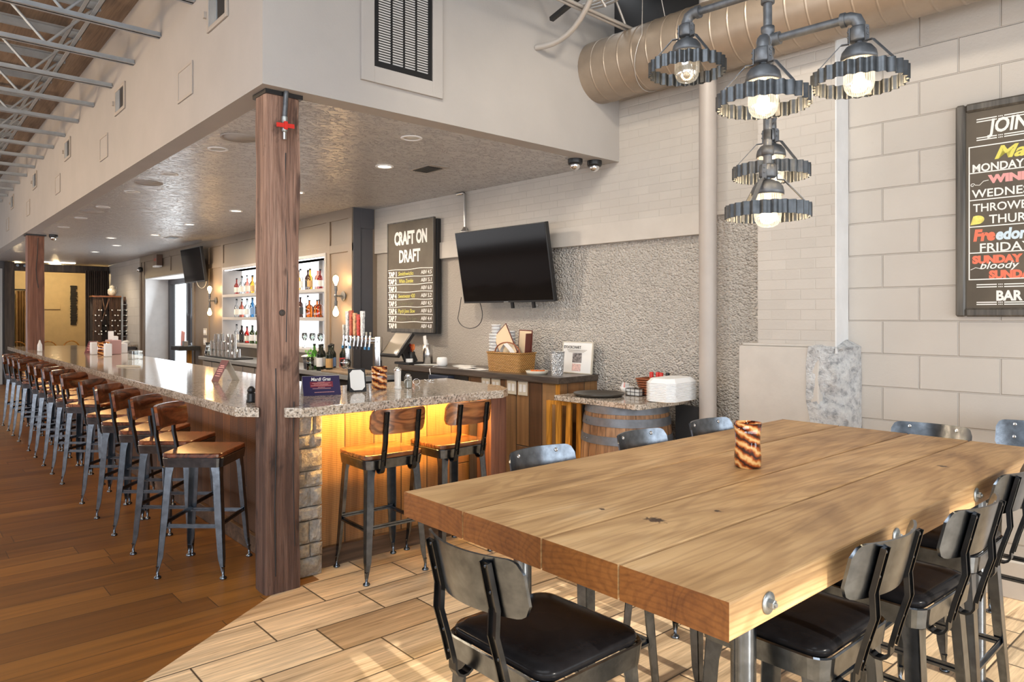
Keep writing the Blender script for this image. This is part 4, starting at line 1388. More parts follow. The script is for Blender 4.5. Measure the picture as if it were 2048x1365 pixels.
# ------------------------------------------------------------------ chandelier
CX, CY, CZ = -1.445, 2.615, 4.25
ch = thing('pipe_chandelier', 'iron pipe chandelier with five corrugated ring lamps over the table', 'chandelier', (CX, CY, 0))
lamps = [(-0.352, -0.04, 2.669, False), (0.338, 0.035, 2.466, True), (0.125, -0.258, 2.377, True), (-0.15, 0.30, 2.235, True), (0, 0, 2.015, True)]
MB().cyl((0, 0, 2.30), (0, 0, 4.25), 0.017, n=14).build('stem_pipe', MAT['pipe_iron'], ch)
for x, y, z, lit in lamps:
    za = z + 0.228
    hub0 = z + 0.135
    if x or y:
        d = Vector((x, y, 0)).normalized()
        pts = [(0, 0, za), tuple(d * (Vector((x, y, 0)).length - 0.05) + Vector((0, 0, za)))]
        end = Vector((x, y, za))
        arm = MB()
        arm.cyl(pts[0], pts[1], 0.0155, n=12)
        arm.tube([Vector((x, y, 0)) - d * 0.05 + Vector((0, 0, za)), Vector((x, y, za)) - d * 0.03, Vector((x, y, za)) - d * 0.009 + Vector((0, 0, -0.009)), Vector((x, y, za - 0.03)), Vector((x, y, za - 0.05))], 0.023, 12)
        arm.cyl(Vector((x, y, 0)) - d * 0.062 + Vector((0, 0, za)), Vector((x, y, 0)) - d * 0.045 + Vector((0, 0, za)), 0.027, n=14)
        arm.lathe([(0.018, -0.055), (0.026, -0.055), (0.026, -0.035), (0.022, -0.03), (0.022, 0.03), (0.026, 0.035), (0.026, 0.055), (0.018, 0.055)], 14, (0, 0, za))
        arm.cyl(d * 0.02 + Vector((0, 0, za)), d * 0.05 + Vector((0, 0, za)), 0.025, n=14)
        arm.cyl((x, y, za - 0.07), (x, y, za - 0.04), 0.016, n=12)
        arm.build('arm', MAT['pipe_iron'], ch)
    else:
        MB().cyl((0, 0, z + 0.18), (0, 0, 2.34), 0.017, n=14).lathe([(0.018, 0), (0.024, 0), (0.024, 0.035), (0.018, 0.035)], 14, (0, 0, z + 0.225)).build('arm', MAT['pipe_iron'], ch)
    hd = MB()
    hd.lathe([(0.001, 0.135), (0.03, 0.135), (0.034, 0.14), (0.034, 0.182), (0.028, 0.188), (0.001, 0.188)], 16, (x, y, z), cap=False)
    hd.cyl((x, y, z + 0.112), (x, y, z + 0.137), 0.012, n=10)
    hd.lathe([(0.001, 0.128), (0.02, 0.127), (0.045, 0.115), (0.058, 0.098), (0.062, 0.080), (0.062, 0.066), (0.056, 0.066), (0.05, 0.08), (0.001, 0.08)], 24, (x, y, z), cap=False)
    ho = hd.build('lamp_holder', MAT['pipe_iron'], ch)
    gl = MB()
    gl.lathe([(0.050, 0.078), (0.052, 0.03), (0.0525, -0.015), (0.049, -0.035), (0.038, -0.052), (0.022, -0.060), (0.001, -0.062)], 36, cap=False)
    gl.build('glass_globe', MAT['globe' if lit else 'globe_dim'], ch, loc=(x, y, z))
    bl = MB()
    bl.sphere((0, 0, -0.005), 0.022, 12, 8, 1.3)
    bl.cyl((0, 0, 0.02), (0, 0, 0.08), 0.012, n=10)
    bl.build('bulb', MAT['bulb'] if lit else MAT['white'], ho, loc=(x, y, z))
    sh = MB()
    NN = 208
    R0 = 0.158
    cor = lambda i: R0 + 0.0065 * math.sin(2 * PI * 26 * i / NN)
    rg = []
    for rr, z_ in ((0, -0.026), (0, 0.026), (-0.003, 0.026), (-0.003, -0.026), (0, -0.026)):
        rg.append([((cor(i) + rr) * math.cos(2 * PI * i / NN), (cor(i) + rr) * math.sin(2 * PI * i / NN), z_) for i in range(NN)])
    sh.loft(rg, True, False)
    so = sh.build('ring_shade', MAT['galv'], ch, loc=(x, y, z))
    em_ = so.modifiers.new('split', 'EDGE_SPLIT')
    em_.split_angle = R_(60)
    for q in range(3):
        a = R_(20 + 120 * q + (60 if not (x or y) else 0) - 41)
        c_, s_ = math.cos(a), math.sin(a)
        P_ = lambda r, z_: (r * c_, r * s_, z_)
        MB().ribbon([P_(0.0355, 0.185), P_(0.0355, 0.128), P_(0.062, 0.125), P_(0.068, 0.118), P_(0.150, 0.028), P_(0.1515, -0.022)], 0.017, 0.003, (-s_, c_, 0)).sphere(P_(0.038, 0.172), 0.004, 6, 4).sphere(P_(0.038, 0.152), 0.004, 6, 4).build('strap', MAT['pipe_iron'], so)
    light('chandelier_lamp', 'POINT', (CX + x, CY + y, z - 0.005), 10 if lit else 1.5, (1.0, 0.74, 0.44), shadow_soft_size=0.035)
# ------------------------------------------------------------------ on the back wall
o = MB().cyl((-2.926, 4.45, 0.0), (-2.926, 4.45, 4.25), 0.062, n=28).build('wall_pipe', MAT['pipe_paint'])
tag(o, 'tall round taupe pipe running up the wall by the barrel table', 'pipe')

t = wthing('television', 'large black flat television tilted down over the wicker basket', 'television', -1.221, -0.20, 2.083)
Mt = Matrix.Rotation(0.01, 4, 'Z') @ Matrix.Rotation(0.177, 4, 'X')
MB(Mt).box(-0.615, 0.615, -0.012, 0.035, -0.356, 0.356).build('bezel', MAT['black'], t, bevel=0.004)
MB(Mt).box(-0.605, 0.605, -0.0135, -0.0122, -0.338, 0.347).build('screen', MAT['screen'], t)
mb = MB(Mt)
mb.box(-0.25, 0.25, 0.035, 0.075, -0.2, 0.2)
for x in (0.02, 0.3):
    mb.box(x - 0.015, x + 0.015, 0.036, 0.056, -0.42, 0.3)
mb.M = Matrix()
mb.box(-0.2, 0.2, 0.07, 0.195, -0.06, 0.06)
mb.build('wall_mount', MAT['black'], t)
mb = MB(Mt)
mb.box(-0.03, 0.03, -0.015, -0.0134, -0.353, -0.345)
mb.build('badge', MAT['zinc'], t)
o = MB().tube([wp(*p) for p in [(-1.74, -0.045, 1.78)] + [(q.x, -0.03, q.y) for q in bez((-1.72, 1.70, 0), (-1.60, 1.43, 0), (-2.05, 1.42, 0), (-2.09, 1.58, 0), 16)] + [(-2.06, -0.03, 1.68), (-2.02, -0.04, 1.80)]], 0.004, 6).build('power_cord', MAT['black'])
tag(o, 'thin black cord looping below the big television', 'cord')
t = wthing('tv_conduit', 'silver conduit dropping from the bar ceiling to the big television', 'conduit', -1.975, -0.03, 0)
MB().tube([(-0.13, 0.0, 2.885), (-0.02, 0, 2.885), (0, 0, 2.87), (0.0, 0, 2.52)], 0.014, 10).build('tube', MAT['steel'], t)
MB().lathe([(0.016, 0.06), (0.022, 0.05), (0.03, 0.03), (0.05, 0.012), (0.052, 0.0), (0.001, 0.0)], 16, (0.0, 0.0, 2.47), cap=False).build('box', MAT['steel'], t)

# draft list
t = wthing('draft_board', 'tall chalkboard headed CRAFT ON DRAFT listing eight taps', 'chalkboard', -2.865, -0.088, 2.05)
B(-0.43, 0.43, 0.0, 0.022, -0.618, 0.618).build('panel', MAT['chalk'], t)
fr = MB()
for x0, x1, z0, z1 in ((-0.442, -0.428, -0.63, 0.63), (0.428, 0.442, -0.63, 0.63), (-0.428, 0.428, 0.616, 0.63), (-0.428, 0.428, -0.63, -0.59)):
    fr.box(x0, x1, -0.006, 0.026, z0, z1)
fr.build('frame', MAT['frame_wood'], t, bevel=0.002)
B(-0.41, 0.455, 0.028, 0.085, -0.64, 0.61).build('backing_box', MAT['black'], t, bevel=0.003)
FR = -0.001
text('CRAFT ON', 0.2, MAT['chalkw'], t, (-0.30, FR, 0.37), bold=0.009, width=0.62)
text('DRAFT', 0.195, MAT['chalkw'], t, (-0.21, FR, 0.165), bold=0.006, width=0.40)
ru = MB()
rows_ = [('1', 'Smithwicks', 'ABV 4.5', 'chalky', 0.29), ('2', 'White Zombie', 'ABV 5.1', 'chalky', 0.27), ('3', '', 'ABV 6.0', None, 0), ('4', 'Sweetwater 420', 'ABV 5.2', 'chalky', 0.32),
         ('5', 'Southern Lager', 'ABV 4.5', 'chalkg', 0.3), ('6', 'Psych Juno Slow', 'ABV 6.0', 'chalky', 0.32), ('7', 'Mountain Tme Lager', 'ABV 4.4', 'chalkg', 0.36), ('8', '', 'ABV 4.8', None, 0)]
for i, (no, nm, abv, col, wd) in enumerate(rows_):
    z = 0.078 - 0.085 * (i + 1) + 0.0
    pts = [(-0.428 + 0.856 * k / 12, FR - 0.0002, z + 0.088 + 0.004 * math.sin(k * 0.9 + i * 2)) for k in range(13)]
    ru.ribbon(pts, 0.0015, 0.007, (0, 1, 0))
    text('TAP ' + no, 0.075, MAT['chalkw'], t, (-0.415, FR, z + 0.015), bold=0.004, width=0.16)
    if nm:
        text(nm, 0.062, MAT[col], t, (-0.225 if i != 1 else -0.21, FR, z + 0.022), width=wd, shear=0.15)
    text(abv, 0.06, MAT['chalkw'], t, (0.21, FR, z + 0.024), width=0.19, shear=0.08)
ru.build('chalk_rules', MAT['chalkw'], t)

# weekly specials board
t = wthing('menu_board', 'framed black chalkboard of weekly specials headed JOIN on the block wall', 'chalkboard', 2.464, 0.073, 2.222)
HH, WW = 0.625, 0.98
B(0.03, WW - 0.03, -0.028, -0.001, -HH + 0.03, HH - 0.03).build('panel', MAT['chalk'], t)
fr = MB()
prof = lambda x0, x1, z0, z1: fr.box(x0, x1, -0.045, -0.001, z0, z1)
prof(0, 0.05, -HH, HH)
prof(WW - 0.05, WW, -HH, HH)
prof(0.05, WW - 0.05, HH - 0.05, HH)
prof(0.05, WW - 0.05, -HH, -HH + 0.05)
fr.build('frame', MAT['frame_wood'], t, bevel=0.010, seg=1)
FR = -0.0285


def rule(z, x0=0.065, x1=WW - 0.065):
    rl.box(x0, x1, FR - 0.001, FR, z - 0.003, z + 0.003)


rl = MB()
for z in (0.526, 0.512, 0.418, 0.405, -0.438, -0.452, -0.541, -0.553):
    rl.box(0.105, 0.205, FR - 0.001, FR, z - 0.003, z + 0.003)
    for q in range(3):
        rl.box(0.212 + 0.008 * q, 0.217 + 0.008 * q, FR - 0.001, FR, z - 0.003, z + 0.003)
    rl.box(0.24, WW - 0.12, FR - 0.001, FR, z - 0.003, z + 0.003)
for z in (0.369, 0.216, 0.057, -0.099, -0.252, -0.407):
    rule(z)
rl.box(0.065, 0.071, FR - 0.001, FR, -0.407, 0.369)
rl.box(WW - 0.071, WW - 0.065, FR - 0.001, FR, -0.407, 0.369)
rl.tube([(0.085 + 0.012 * (1 - a / 9) * math.cos(a), FR - 0.001, 0.145 + 0.012 * (1 - a / 9) * math.sin(a)) for a in [0.5 * q for q in range(14)][::-1]] + [(0.12, FR - 0.001, 0.142), (0.14, FR - 0.001, 0.163), (0.165, FR - 0.001, 0.166)], 0.0022, 4)
rl.tube([(0.075, FR - 0.001, -0.35), (0.10, FR - 0.001, -0.338), (0.125, FR - 0.001, -0.345)], 0.002, 4)
rl.build('chalk_rules', MAT['chalkw'], t)
L = lambda b, s, m, x, z, w=None, bold=0.0, sh=0.0: text(b, s, MAT[m], t, (x, FR, z), bold=bold, shear=sh, width=w)
L('JOIN', 0.112, 'chalkw', 0.168, 0.438, 0.2, 0.003, 0.15)
L('Ma', 0.1, 'chalky', 0.19, 0.285, 0.15, 0.003, 0.35)
L('MONDAY', 0.062, 'chalkw', 0.082, 0.222, 0.25, 0.0015)
L('WINE', 0.06, 'chalkp', 0.168, 0.15, 0.20, 0.004)
L('WEDNESDAY', 0.066, 'chalkw', 0.082, 0.071, 0.42, 0.0008)
L('THROWBACK', 0.066, 'chalkw', 0.087, -0.012, 0.39, 0.0008)
L('THURSDAY', 0.07, 'chalkw', 0.167, -0.085, 0.34, 0.0008)
L('Fre', 0.088, 'chalkr', 0.088, -0.18, 0.108, 0.005, 0.15)
L('edom', 0.088, 'chalkb', 0.198, -0.18, 0.17, 0.004, 0.15)
L('FRIDAY', 0.07, 'chalkw', 0.117, -0.247, 0.25, 0.0008)
L('SUNDAY', 0.058, 'chalkr', 0.085, -0.312, 0.245, 0.004)
L('bloody', 0.058, 'chalkw', 0.118, -0.347, 0.19, 0.0006, 0.3)
L('SUNDAY', 0.06, 'chalkr', 0.168, -0.402, 0.24, 0.004)
L('BAR', 0.078, 'chalkw', 0.2, -0.53, 0.125, 0.003)
lm = [(0.0, 0.0)] + [(0.030 + 0.032 * math.cos(a), 0.018 + 0.022 * math.sin(a)) for a in [R_(q) for q in range(-70, 130, 20)]]
mb = MB(Matrix.Translation((0.074, FR, -0.088)) @ Matrix.Rotation(R_(90), 4, 'X') @ Matrix.Rotation(R_(10), 4, 'Z') @ Matrix.Scale(1.2, 4))
mb.prism(lm, 0, 0.0008)
mb.build('lemon_slice', MAT['chalkl'], t)

# ------------------------------------------------------------------ service counter under the televisions
ct = wthing('service_counter', 'dark topped service counter clad in old boards along the back wall', 'counter', 0, 0, 0)
B(-2.52, -0.245, -0.49, 0.03, 1.04, 1.095).build('counter_top', MAT['counter_dark'], ct, bevel=0.006)
fb = planked('counter_boards', 0, 0.155, 2, 3.0, [(0.15, 0.07, 0.03), (0.27, 0.145, 0.06), (0.11, 0.05, 0.022), (0.33, 0.19, 0.085)], rough=0.5, saw=26, groove=0.004, bump=0.5)
B(-2.50, -0.285, -0.45, 0.03, 0, 1.039).build('front_boards', fb, ct)
B(-0.284, -0.262, -0.455, 0.03, 0, 1.039).build('end_boards', MAT['barboard_end'], ct)
B(-0.30, -0.258, -0.462, -0.4505, 0, 1.039).build('corner_strip', MAT['orangewood'], ct)
B(-2.50, -1.42, -0.462, -0.4505, 0.3, 1.03).build('equipment_bay', MAT['blackmatte'], ct)
for k, u in enumerate((-1.17, -1.035, -0.83, -0.69)):
    p = wthing('outlet_plate', 'ivory outlet plate on the counter boards, %s of four from the cash terminal' % ORD[k], 'outlet', u, -0.452, 0.975, 0, 'outlet plates on the counter boards')
    B(-0.058, 0.058, -0.008, -0.0005, -0.062, 0.062).build('plate', MAT['ivory'], p, bevel=0.003)
    mb = MB()
    for s in (-0.024, 0.024):
        mb.box(s - 0.016, s + 0.016, -0.011, -0.008, -0.033, 0.033)
    mb.build('switches' if k < 2 else 'sockets', MAT['white'], p, bevel=0.002)

ZC = 1.0955
# foam cups, stacked rims showing
cup0 = None
G3 = 'stacked white foam cups on the dark counter'
def cup(loc, label):
    global cup0
    if cup0 is None:
        m = MB().lathe([(0.001, 0.003), (0.030, 0.003), (0.031, 0), (0.043, 0.118), (0.046, 0.119), (0.046, 0.126), (0.041, 0.126), (0.030, 0.01), (0.001, 0.01)], 24, cap=False)
        cup0 = tag(m.build('foam_cup', MAT['foam'], loc=loc), label, 'cup', G3)
    else:
        c = cup0.copy()
        COL.objects.link(c)
        c.location = loc
        c['label'] = label
for (u, v, n, what) in ((-1.345, -0.20, 8, 'stack beside the looped cord'), (-1.265, -0.24, 11, 'tallest stack'), (-1.155, -0.155, 9, 'stack behind the wicker basket')):
    for k in range(n):
        cup(wp(u, v, ZC + 0.030 * k) if k == 0 or True else None, 'white foam cup, %s from the bottom of the %s' % (ORD[k], what))

# wicker basket with menus
bk = wthing('wicker_basket', 'honey coloured wicker basket with a hoop handle holding menus', 'basket', -1.03, -0.27, ZC)
mb = MB()
R4 = lambda w, d, z: [(x, y, z) for x, y in rrect(w, d, 0.02, 3)]
mb.loft([R4(0.42, 0.20, 0.0), R4(0.44, 0.22, 0.165), R4(0.452, 0.232, 0.166), R4(0.452, 0.232, 0.178), R4(0.425, 0.205, 0.178), R4(0.40, 0.185, 0.012)], False, True)
mb.build('body', MAT['wicker'], bk)
MB().tube([(0.22 * math.cos(a) * 0.75, -0.05 + 0.0 * a, 0.165 + 0.10 * math.sin(a)) for a in [R_(180 * i / 16) for i in range(17)]], 0.006, 6).build('handle', MAT['wicker_dark'], bk)


def menu(u, v, z, rz, tilt, lean, w, h, label):
    t = wthing('menu_folder', label, 'menu', u, v, z, 0, 'menus in the wicker basket')
    M_ = Matrix.Rotation(rz, 4, 'Z') @ Matrix.Rotation(lean, 4, 'X') @ Matrix.Rotation(tilt, 4, 'Y')
    MB(M_).box(-w / 2, w / 2, 0.0, 0.006, 0, h).build('cover', MAT['maroon'], t)
    MB(M_).box(-w / 2 + 0.008, w / 2 - 0.008, -0.002, -0.0002, 0.008, h - 0.01).build('sheet', plain('cream_sheet', (0.72, 0.57, 0.38), 0.8), t)


menu(-0.99, -0.31, ZC + 0.115, R_(-6), R_(-38), R_(-5), 0.22, 0.33, 'maroon menu with a cream page propped on its corner in the wicker basket')
menu(-0.93, -0.21, ZC + 0.03, R_(4), R_(2), R_(-3), 0.16, 0.35, 'plain maroon menu standing upright behind the cream page')
menu(-0.86, -0.235, ZC + 0.03, R_(-75), R_(0), R_(-4), 0.12, 0.32, 'maroon menu seen edge-on at the end of the wicker basket')
t = wthing('receipt_sheet', 'curved white sheet standing in the front of the wicker basket', 'paper', -1.03, -0.345, ZC + 0.10)
MB().ribbon([(-0.10, 0.02, 0.0), (-0.05, 0.004, 0.10), (0.0, 0.0, 0.155), (0.06, 0.004, 0.11), (0.13, 0.02, 0.02)], 0.05, 0.001, (0, 1, 0.2)).build('page', MAT['paper'], t)
t.children[0].parent = t

# framed notice leaning on the wall
t = wthing('framed_notice', 'white framed notice with a small photo leaning at the end of the dark counter', 'frame', -0.43, -0.045, ZC)
ML = Matrix.Rotation(R_(-6), 4, 'X')
MB(ML).box(-0.17, 0.17, -0.012, 0.0, 0, 0.275).build('mat_board', MAT['paper'], t)
mb = MB(ML)
for a in ((-0.175, -0.166, 0, 0.28), (0.166, 0.175, 0, 0.28), (-0.166, 0.166, 0.271, 0.28), (-0.166, 0.166, 0, 0.008)):
    mb.box(a[0], a[1], -0.016, 0.002, a[2], a[3])
mb.build('rim', MAT['ivory'], t)
MB(ML).box(-0.05, 0.055, -0.0135, -0.0122, 0.095, 0.18).build('photo', plain('printed_photo', (0.2, 0.18, 0.18), 0.6, var=0.9, vscale=55), t)
MB(ML).box(-0.05, 0.05, -0.0135, -0.0122, 0.02, 0.085).build('caption_block', plain('pale_pink_print', (0.72, 0.5, 0.46), 0.7, var=0.3, vscale=60), t)
text('STOCKCHART', 0.034, MAT['black'], t, (-0.115, -0.0385, 0.222), rot=(R_(96), 0, 0), width=0.20, bold=0.0008)
t2 = MB(ML)
for k in range(3):
    t2.box(-0.12 + 0.01 * k, 0.11 - 0.015 * k, -0.0135, -0.0122, 0.205 - 0.009 * k, 0.208 - 0.009 * k)
t2.build('small_print', MAT['taupe'], t)

m = MB().lathe([(0.048, 0), (0.050, 0.01), (0.060, 0.19), (0.062, 0.2), (0.066, 0.2), (0.066, 0.205), (0.060, 0.205), (0.045, 0.012), (0.001, 0.012)], 28, cap=False)
g = G('embossed_silver')
vo = g.n('TexVoronoi', {'Vector': g.mapped(), 'Scale': 55.0}, feature='DISTANCE_TO_EDGE').outputs[0]
g.P(Base_Color=(0.62, 0.62, 0.62), Roughness=0.35, Metallic=0.5)
g.bump(vo, 0.9, 0.02)
tag(m.build('silver_tumbler', g.m, loc=wp(-0.40, -0.33, ZC)), 'embossed silver tumbler in front of the framed notice', 'cup')
t = wthing('small_tray', 'little white tray of odds and ends between the basket and the silver tumbler', 'tray', -0.64, -0.33, ZC)
mb = MB().lathe([(0.001, 0.0), (0.09, 0.0), (0.10, 0.03), (0.097, 0.03), (0.088, 0.004), (0.001, 0.004)], 24, cap=False)
mb.build('dish', MAT['ivory'], t)
mb = MB()
for k, (x, y, r_) in enumerate(((-0.03, 0.0, 0.4), (0.03, 0.02, 1.5), (0.0, -0.03, 2.4))):
    mb.M = Matrix.Translation((x, y, 0.02)) @ Matrix.Rotation(r_, 4, 'Z')
    mb.box(-0.035, 0.035, -0.008, 0.008, 0, 0.014)
mb.build('clips', MAT['orange'], t)
m = MB().lathe([(0.001, 0.0), (0.046, 0.0), (0.052, 0.008), (0.055, 0.03), (0.053, 0.075), (0.045, 0.088), (0.02, 0.091), (0.001, 0.091)], 28, cap=False)
pk = wthing('wifi_puck', 'rounded white wireless puck on the dark counter edge', 'router', -2.0, -0.31, ZC)
m.build('body', MAT['white'], pk)
MB().tube([(0.01, -0.05, 0.01), (0.02, -0.12, 0.004), (0.04, -0.19, -0.02), (0.07, -0.192, -0.10), (0.085, -0.192, -0.2)], 0.004, 6).build('cable', MAT['white'], pk)
rng = random.Random(2)
for k, (u, v, rz, w, what) in enumerate(((-1.52, -0.33, 0.3, 0.21, 'beside the foam cups'), (-1.72, -0.25, -0.2, 0.2, 'next to the white puck'), (-1.40, -0.37, 0.05, 0.24, 'at the counter edge before the foam cups'), (-2.25, -0.30, 0.5, 0.25, 'before the steel canister'), (-1.86, -0.14, 0.1, 0.22, 'against the wall behind the white puck'))):
    m = MB()
    for q in range(3):
        m.M = Matrix.Rotation(rng.uniform(-0.12, 0.12), 4, 'Z')
        m.box(-w / 2, w / 2, -0.07, 0.07, 0.0015 * q, 0.0015 * q + 0.0009)
    o = m.build('paper_sheets', MAT['paper'], loc=wp(u, v, ZC), rot=(0, 0, WA + rz))
    tag(o, 'loose white papers on the dark counter ' + what, 'papers', 'papers on the dark counter')
o = MB().sphere((0, 0, 0.03), 0.035, 12, 8, 0.8).build('black_mouse', MAT['black'], loc=wp(-1.47, -0.08, ZC))
tag(o, 'small black rounded gadget against the wall behind the papers', 'gadget')
# canister with papers, pens and scissors
t = wthing('steel_canister', 'steel canister full of paper slips under the draft board', 'canister', -2.33, -0.24, ZC)
MB().lathe([(0.001, 0), (0.052, 0), (0.052, 0.205), (0.048, 0.205), (0.047, 0.01), (0.001, 0.01)], 24, cap=False).build('body', MAT['steel'], t)
mb = MB()
for k in range(3):
    mb.M = Matrix.Translation((-0.012 + 0.014 * k, 0.01 * k - 0.01, 0.03)) @ Matrix.Rotation(-0.12 - 0.06 * k, 4, 'Y')
    mb.box(-0.026, 0.026, 0, 0.002, 0, 0.27 - 0.04 * k)
mb.build('slips', MAT['paper'], t)
t = wthing('pen_cup', 'black cup of pens with red and orange scissors by the cash terminal', 'pen cup', -2.60 + 0.14, -0.36, ZC)
MB().lathe([(0.001, 0), (0.038, 0), (0.04, 0.13), (0.036, 0.13), (0.034, 0.01), (0.001, 0.01)], 18, cap=False).build('cup', MAT['black'], t)
for k, (dx, c, ln, tl) in enumerate(((-0.02, 'white', 0.19, -0.35), (-0.01, 'orange', 0.2, -0.25), (-0.025, 'red', 0.17, -0.4))):
    MB(Matrix.Translation((dx, -0.01, 0.01)) @ Matrix.Rotation(tl, 4, 'Y')).cyl((0, 0, 0), (0, 0, ln), 0.004, n=8).build('pen', MAT[c], t)
for k, (dx, c) in enumerate(((0.0, 'red'), (0.03, 'orange'))):
    mb = MB(Matrix.Translation((dx, 0.0, 0.15)) @ Matrix.Rotation(R_(90), 4, 'X'))
    for s in (-1, 1):
        mb.tube([(s * 0.014 + 0.011 * math.cos(a), 0.03 + 0.028 * math.sin(a), 0) for a in [2 * PI * i / 14 for i in range(14)]], 0.006, 6, closed=True)
    mb.bar((-0.005, 0.0, 0), (-0.003, -0.09, 0), 0.01, 0.003)
    mb.build('scissors_handle', MAT[c], t)
m = MB().lathe([(0.001, 0), (0.036, 0), (0.038, 0.06), (0.001, 0.06)], 18, cap=False)
tag(m.build('paper_roll', MAT['paper'], loc=wp(-2.41, -0.42, ZC)), 'white till roll between the pen cup and the steel canister', 'paper roll')

# cash terminal
t = thing('cash_terminal', 'black touchscreen cash terminal tilted back on its stand', 'cash terminal', (-6.40, 4.02, 1.09), WA)
MS = Matrix.Translation((0, -0.02, 0.21)) @ Matrix.Rotation(R_(-40), 4, 'X')
MB(MS).box(-0.155, 0.155, -0.02, 0.02, -0.155, 0.155).build('housing', MAT['black'], t, bevel=0.006)
MB(MS).box(-0.135, 0.135, -0.0225, -0.0203, -0.135, 0.135).build('screen', plain('painted_reflection_screen', (0.25, 0.215, 0.17), 0.3), t)  # tan base colour stands in for the reflection on the screen
mb = MB()
mb.bar((0.02, 0.05, 0.2), (0.10, 0.09, 0.02), 0.14, 0.05, up=(1, 0, 0))
mb.box(-0.06, 0.20, -0.02, 0.18, 0.005, 0.03)
mb.build('stand', MAT['black'], t, bevel=0.006)
t = thing('receipt_box', 'navy box on the shelf below the pens', 'box', (-5.62, 3.985, 0.86), WA)
B(-0.16, 0.14, -0.005, 0.09, 0, 0.165).build('body', MAT['navy'], t, bevel=0.004)
B(-0.165, -0.16, -0.006, 0.09, 0, 0.165).build('edge', MAT['zinc'], t)

# ------------------------------------------------------------------ back bar: counter, taps, wine
bc = thing('back_counter', 'grey back bar counter with white cupboard fronts below the lit niche', 'counter', (0, 0, 0))
B(-11.5, -6.44, 3.58, 4.128, 0.93, 0.98).build('counter_top', plain('grey_worktop', (0.33, 0.34, 0.35), 0.25, 0.1), bc, bevel=0.004)
B(-11.48, -6.46, 3.66, 4.128, 0.0, 0.93).build('carcass', MAT['blackmatte'], bc)
cream = plain('cupboard_grey', (0.5, 0.5, 0.5), 0.4)
for k in range(6):
    x = -11.46 + 0.42 * k
    dd = B(x, x + 0.39, 3.635, 3.658, 0.12, 0.91).build('cupboard_door', cream, bc, bevel=0.004)
    MB().tube([(x + 0.06, 3.635, 0.80), (x + 0.06, 3.605, 0.80), (x + 0.06, 3.605, 0.66), (x + 0.06, 3.635, 0.66)], 0.007, 6).build('pull', MAT['gundark'], dd)
mb = MB()
for k in range(3):
    mb.cyl((-8.75 + 0.26 * k, 3.655, 0.85), (-8.85 + 0.26 * k, 3.60, 0.3), 0.009, n=6)
mb.build('drain_hose', MAT['ivory'], bc)

t = thing('drip_tray', 'wooden slatted drip tray below the beer taps', 'tray', (-6.93, 3.72, 0.981))
mb = MB()
for k in range(8):
    mb.box(-0.40, 0.40, -0.13 + 0.032 * k, -0.107 + 0.032 * k, 0.004 + 0.003 * k, 0.022 + 0.003 * k)
for x in (-0.39, 0.0, 0.39):
    mb.box(x - 0.012, x + 0.012, -0.13, 0.12, 0.0, 0.006)
mb.build('slats', plain('tan_slats', (0.36, 0.27, 0.18), 0.45, var=0.15), t)
bt_ = thing('beer_tower', 'chrome pass-through beer tower with eight taps', 'beer tower', (-6.91, 3.88, 0.981))
for x in (-0.33, 0.33):
    MB().cyl((x, 0, 0.0), (x, 0, 0.40), 0.042, n=22).build('column', MAT['chrome'], bt_)
MB().cyl((-0.36, 0, 0.355), (0.36, 0, 0.355), 0.036, n=18).build('cross_tube', MAT['chrome'], bt_)
pal = [('grey', (0.55, 0.54, 0.5)), ('silver', (0.62, 0.62, 0.62)), ('redgold', (0.48, 0.10, 0.05)), ('tan', (0.62, 0.36, 0.18)), ('red', (0.55, 0.05, 0.03)), ('white', (0.75, 0.77, 0.77)), None, None]
for k in range(8):
    x = -0.30 + 0.083 * k
    fa = MB()
    fa.cyl((x, -0.02, 0.355), (x, -0.075, 0.355), 0.014, n=10)
    fa.cyl((x, -0.075, 0.375), (x, -0.085, 0.29), 0.011, 0.009, n=10)
    fa.cyl((x, -0.075, 0.36), (x, -0.07, 0.41), 0.010, 0.014, n=10)
    fo = fa.build('tap', MAT['chrome'], bt_)
    MB().cyl((x, -0.086, 0.292), (x, -0.088, 0.262), 0.013, n=10).build('spout_cap', plain('blue_cap', (0.05, 0.25, 0.5), 0.4) if k in (0, 2, 6, 7) else MAT['black'], fo)
    if pal[k]:
        hh = (0.12, 0.27, 0.28, 0.25, 0.235, 0.27, 0, 0)[k]
        c = plain('tap_handle_' + pal[k][0], pal[k][1], 0.45, var=0.5, vscale=45)
        w = 0.028 if k else 0.016
        mb = MB()
        mb.loft([[(x + a * w * s, -0.07 + b * 0.014, 0.405 + hh * q) for a, b in ((-1, -1), (1, -1), (1, 1), (-1, 1))] for q, s in ((0, 0.5), (0.12, 0.85), (0.75, 0.9), (0.78, 1.2), (1.0, 1.15))], False)
        mb.build('tap_handle', c, fo, bevel=0.004)
    else:
        MB().cyl((x, -0.07, 0.40), (x, -0.07, 0.45), 0.007, 0.011, n=8).build('tap_handle', MAT['ivory'], fo)
o = MB().lathe([(0.001, 0.0), (0.03, 0.0), (0.055, 0.03), (0.062, 0.07), (0.05, 0.10), (0.045, 0.10), (0.055, 0.07), (0.048, 0.034), (0.001, 0.008)], 22, cap=False).build('glass_bowl', MAT['glass'], loc=(-6.97, 3.70, 1.032))
tag(o, 'small clear glass bowl set under the beer taps', 'bowl')


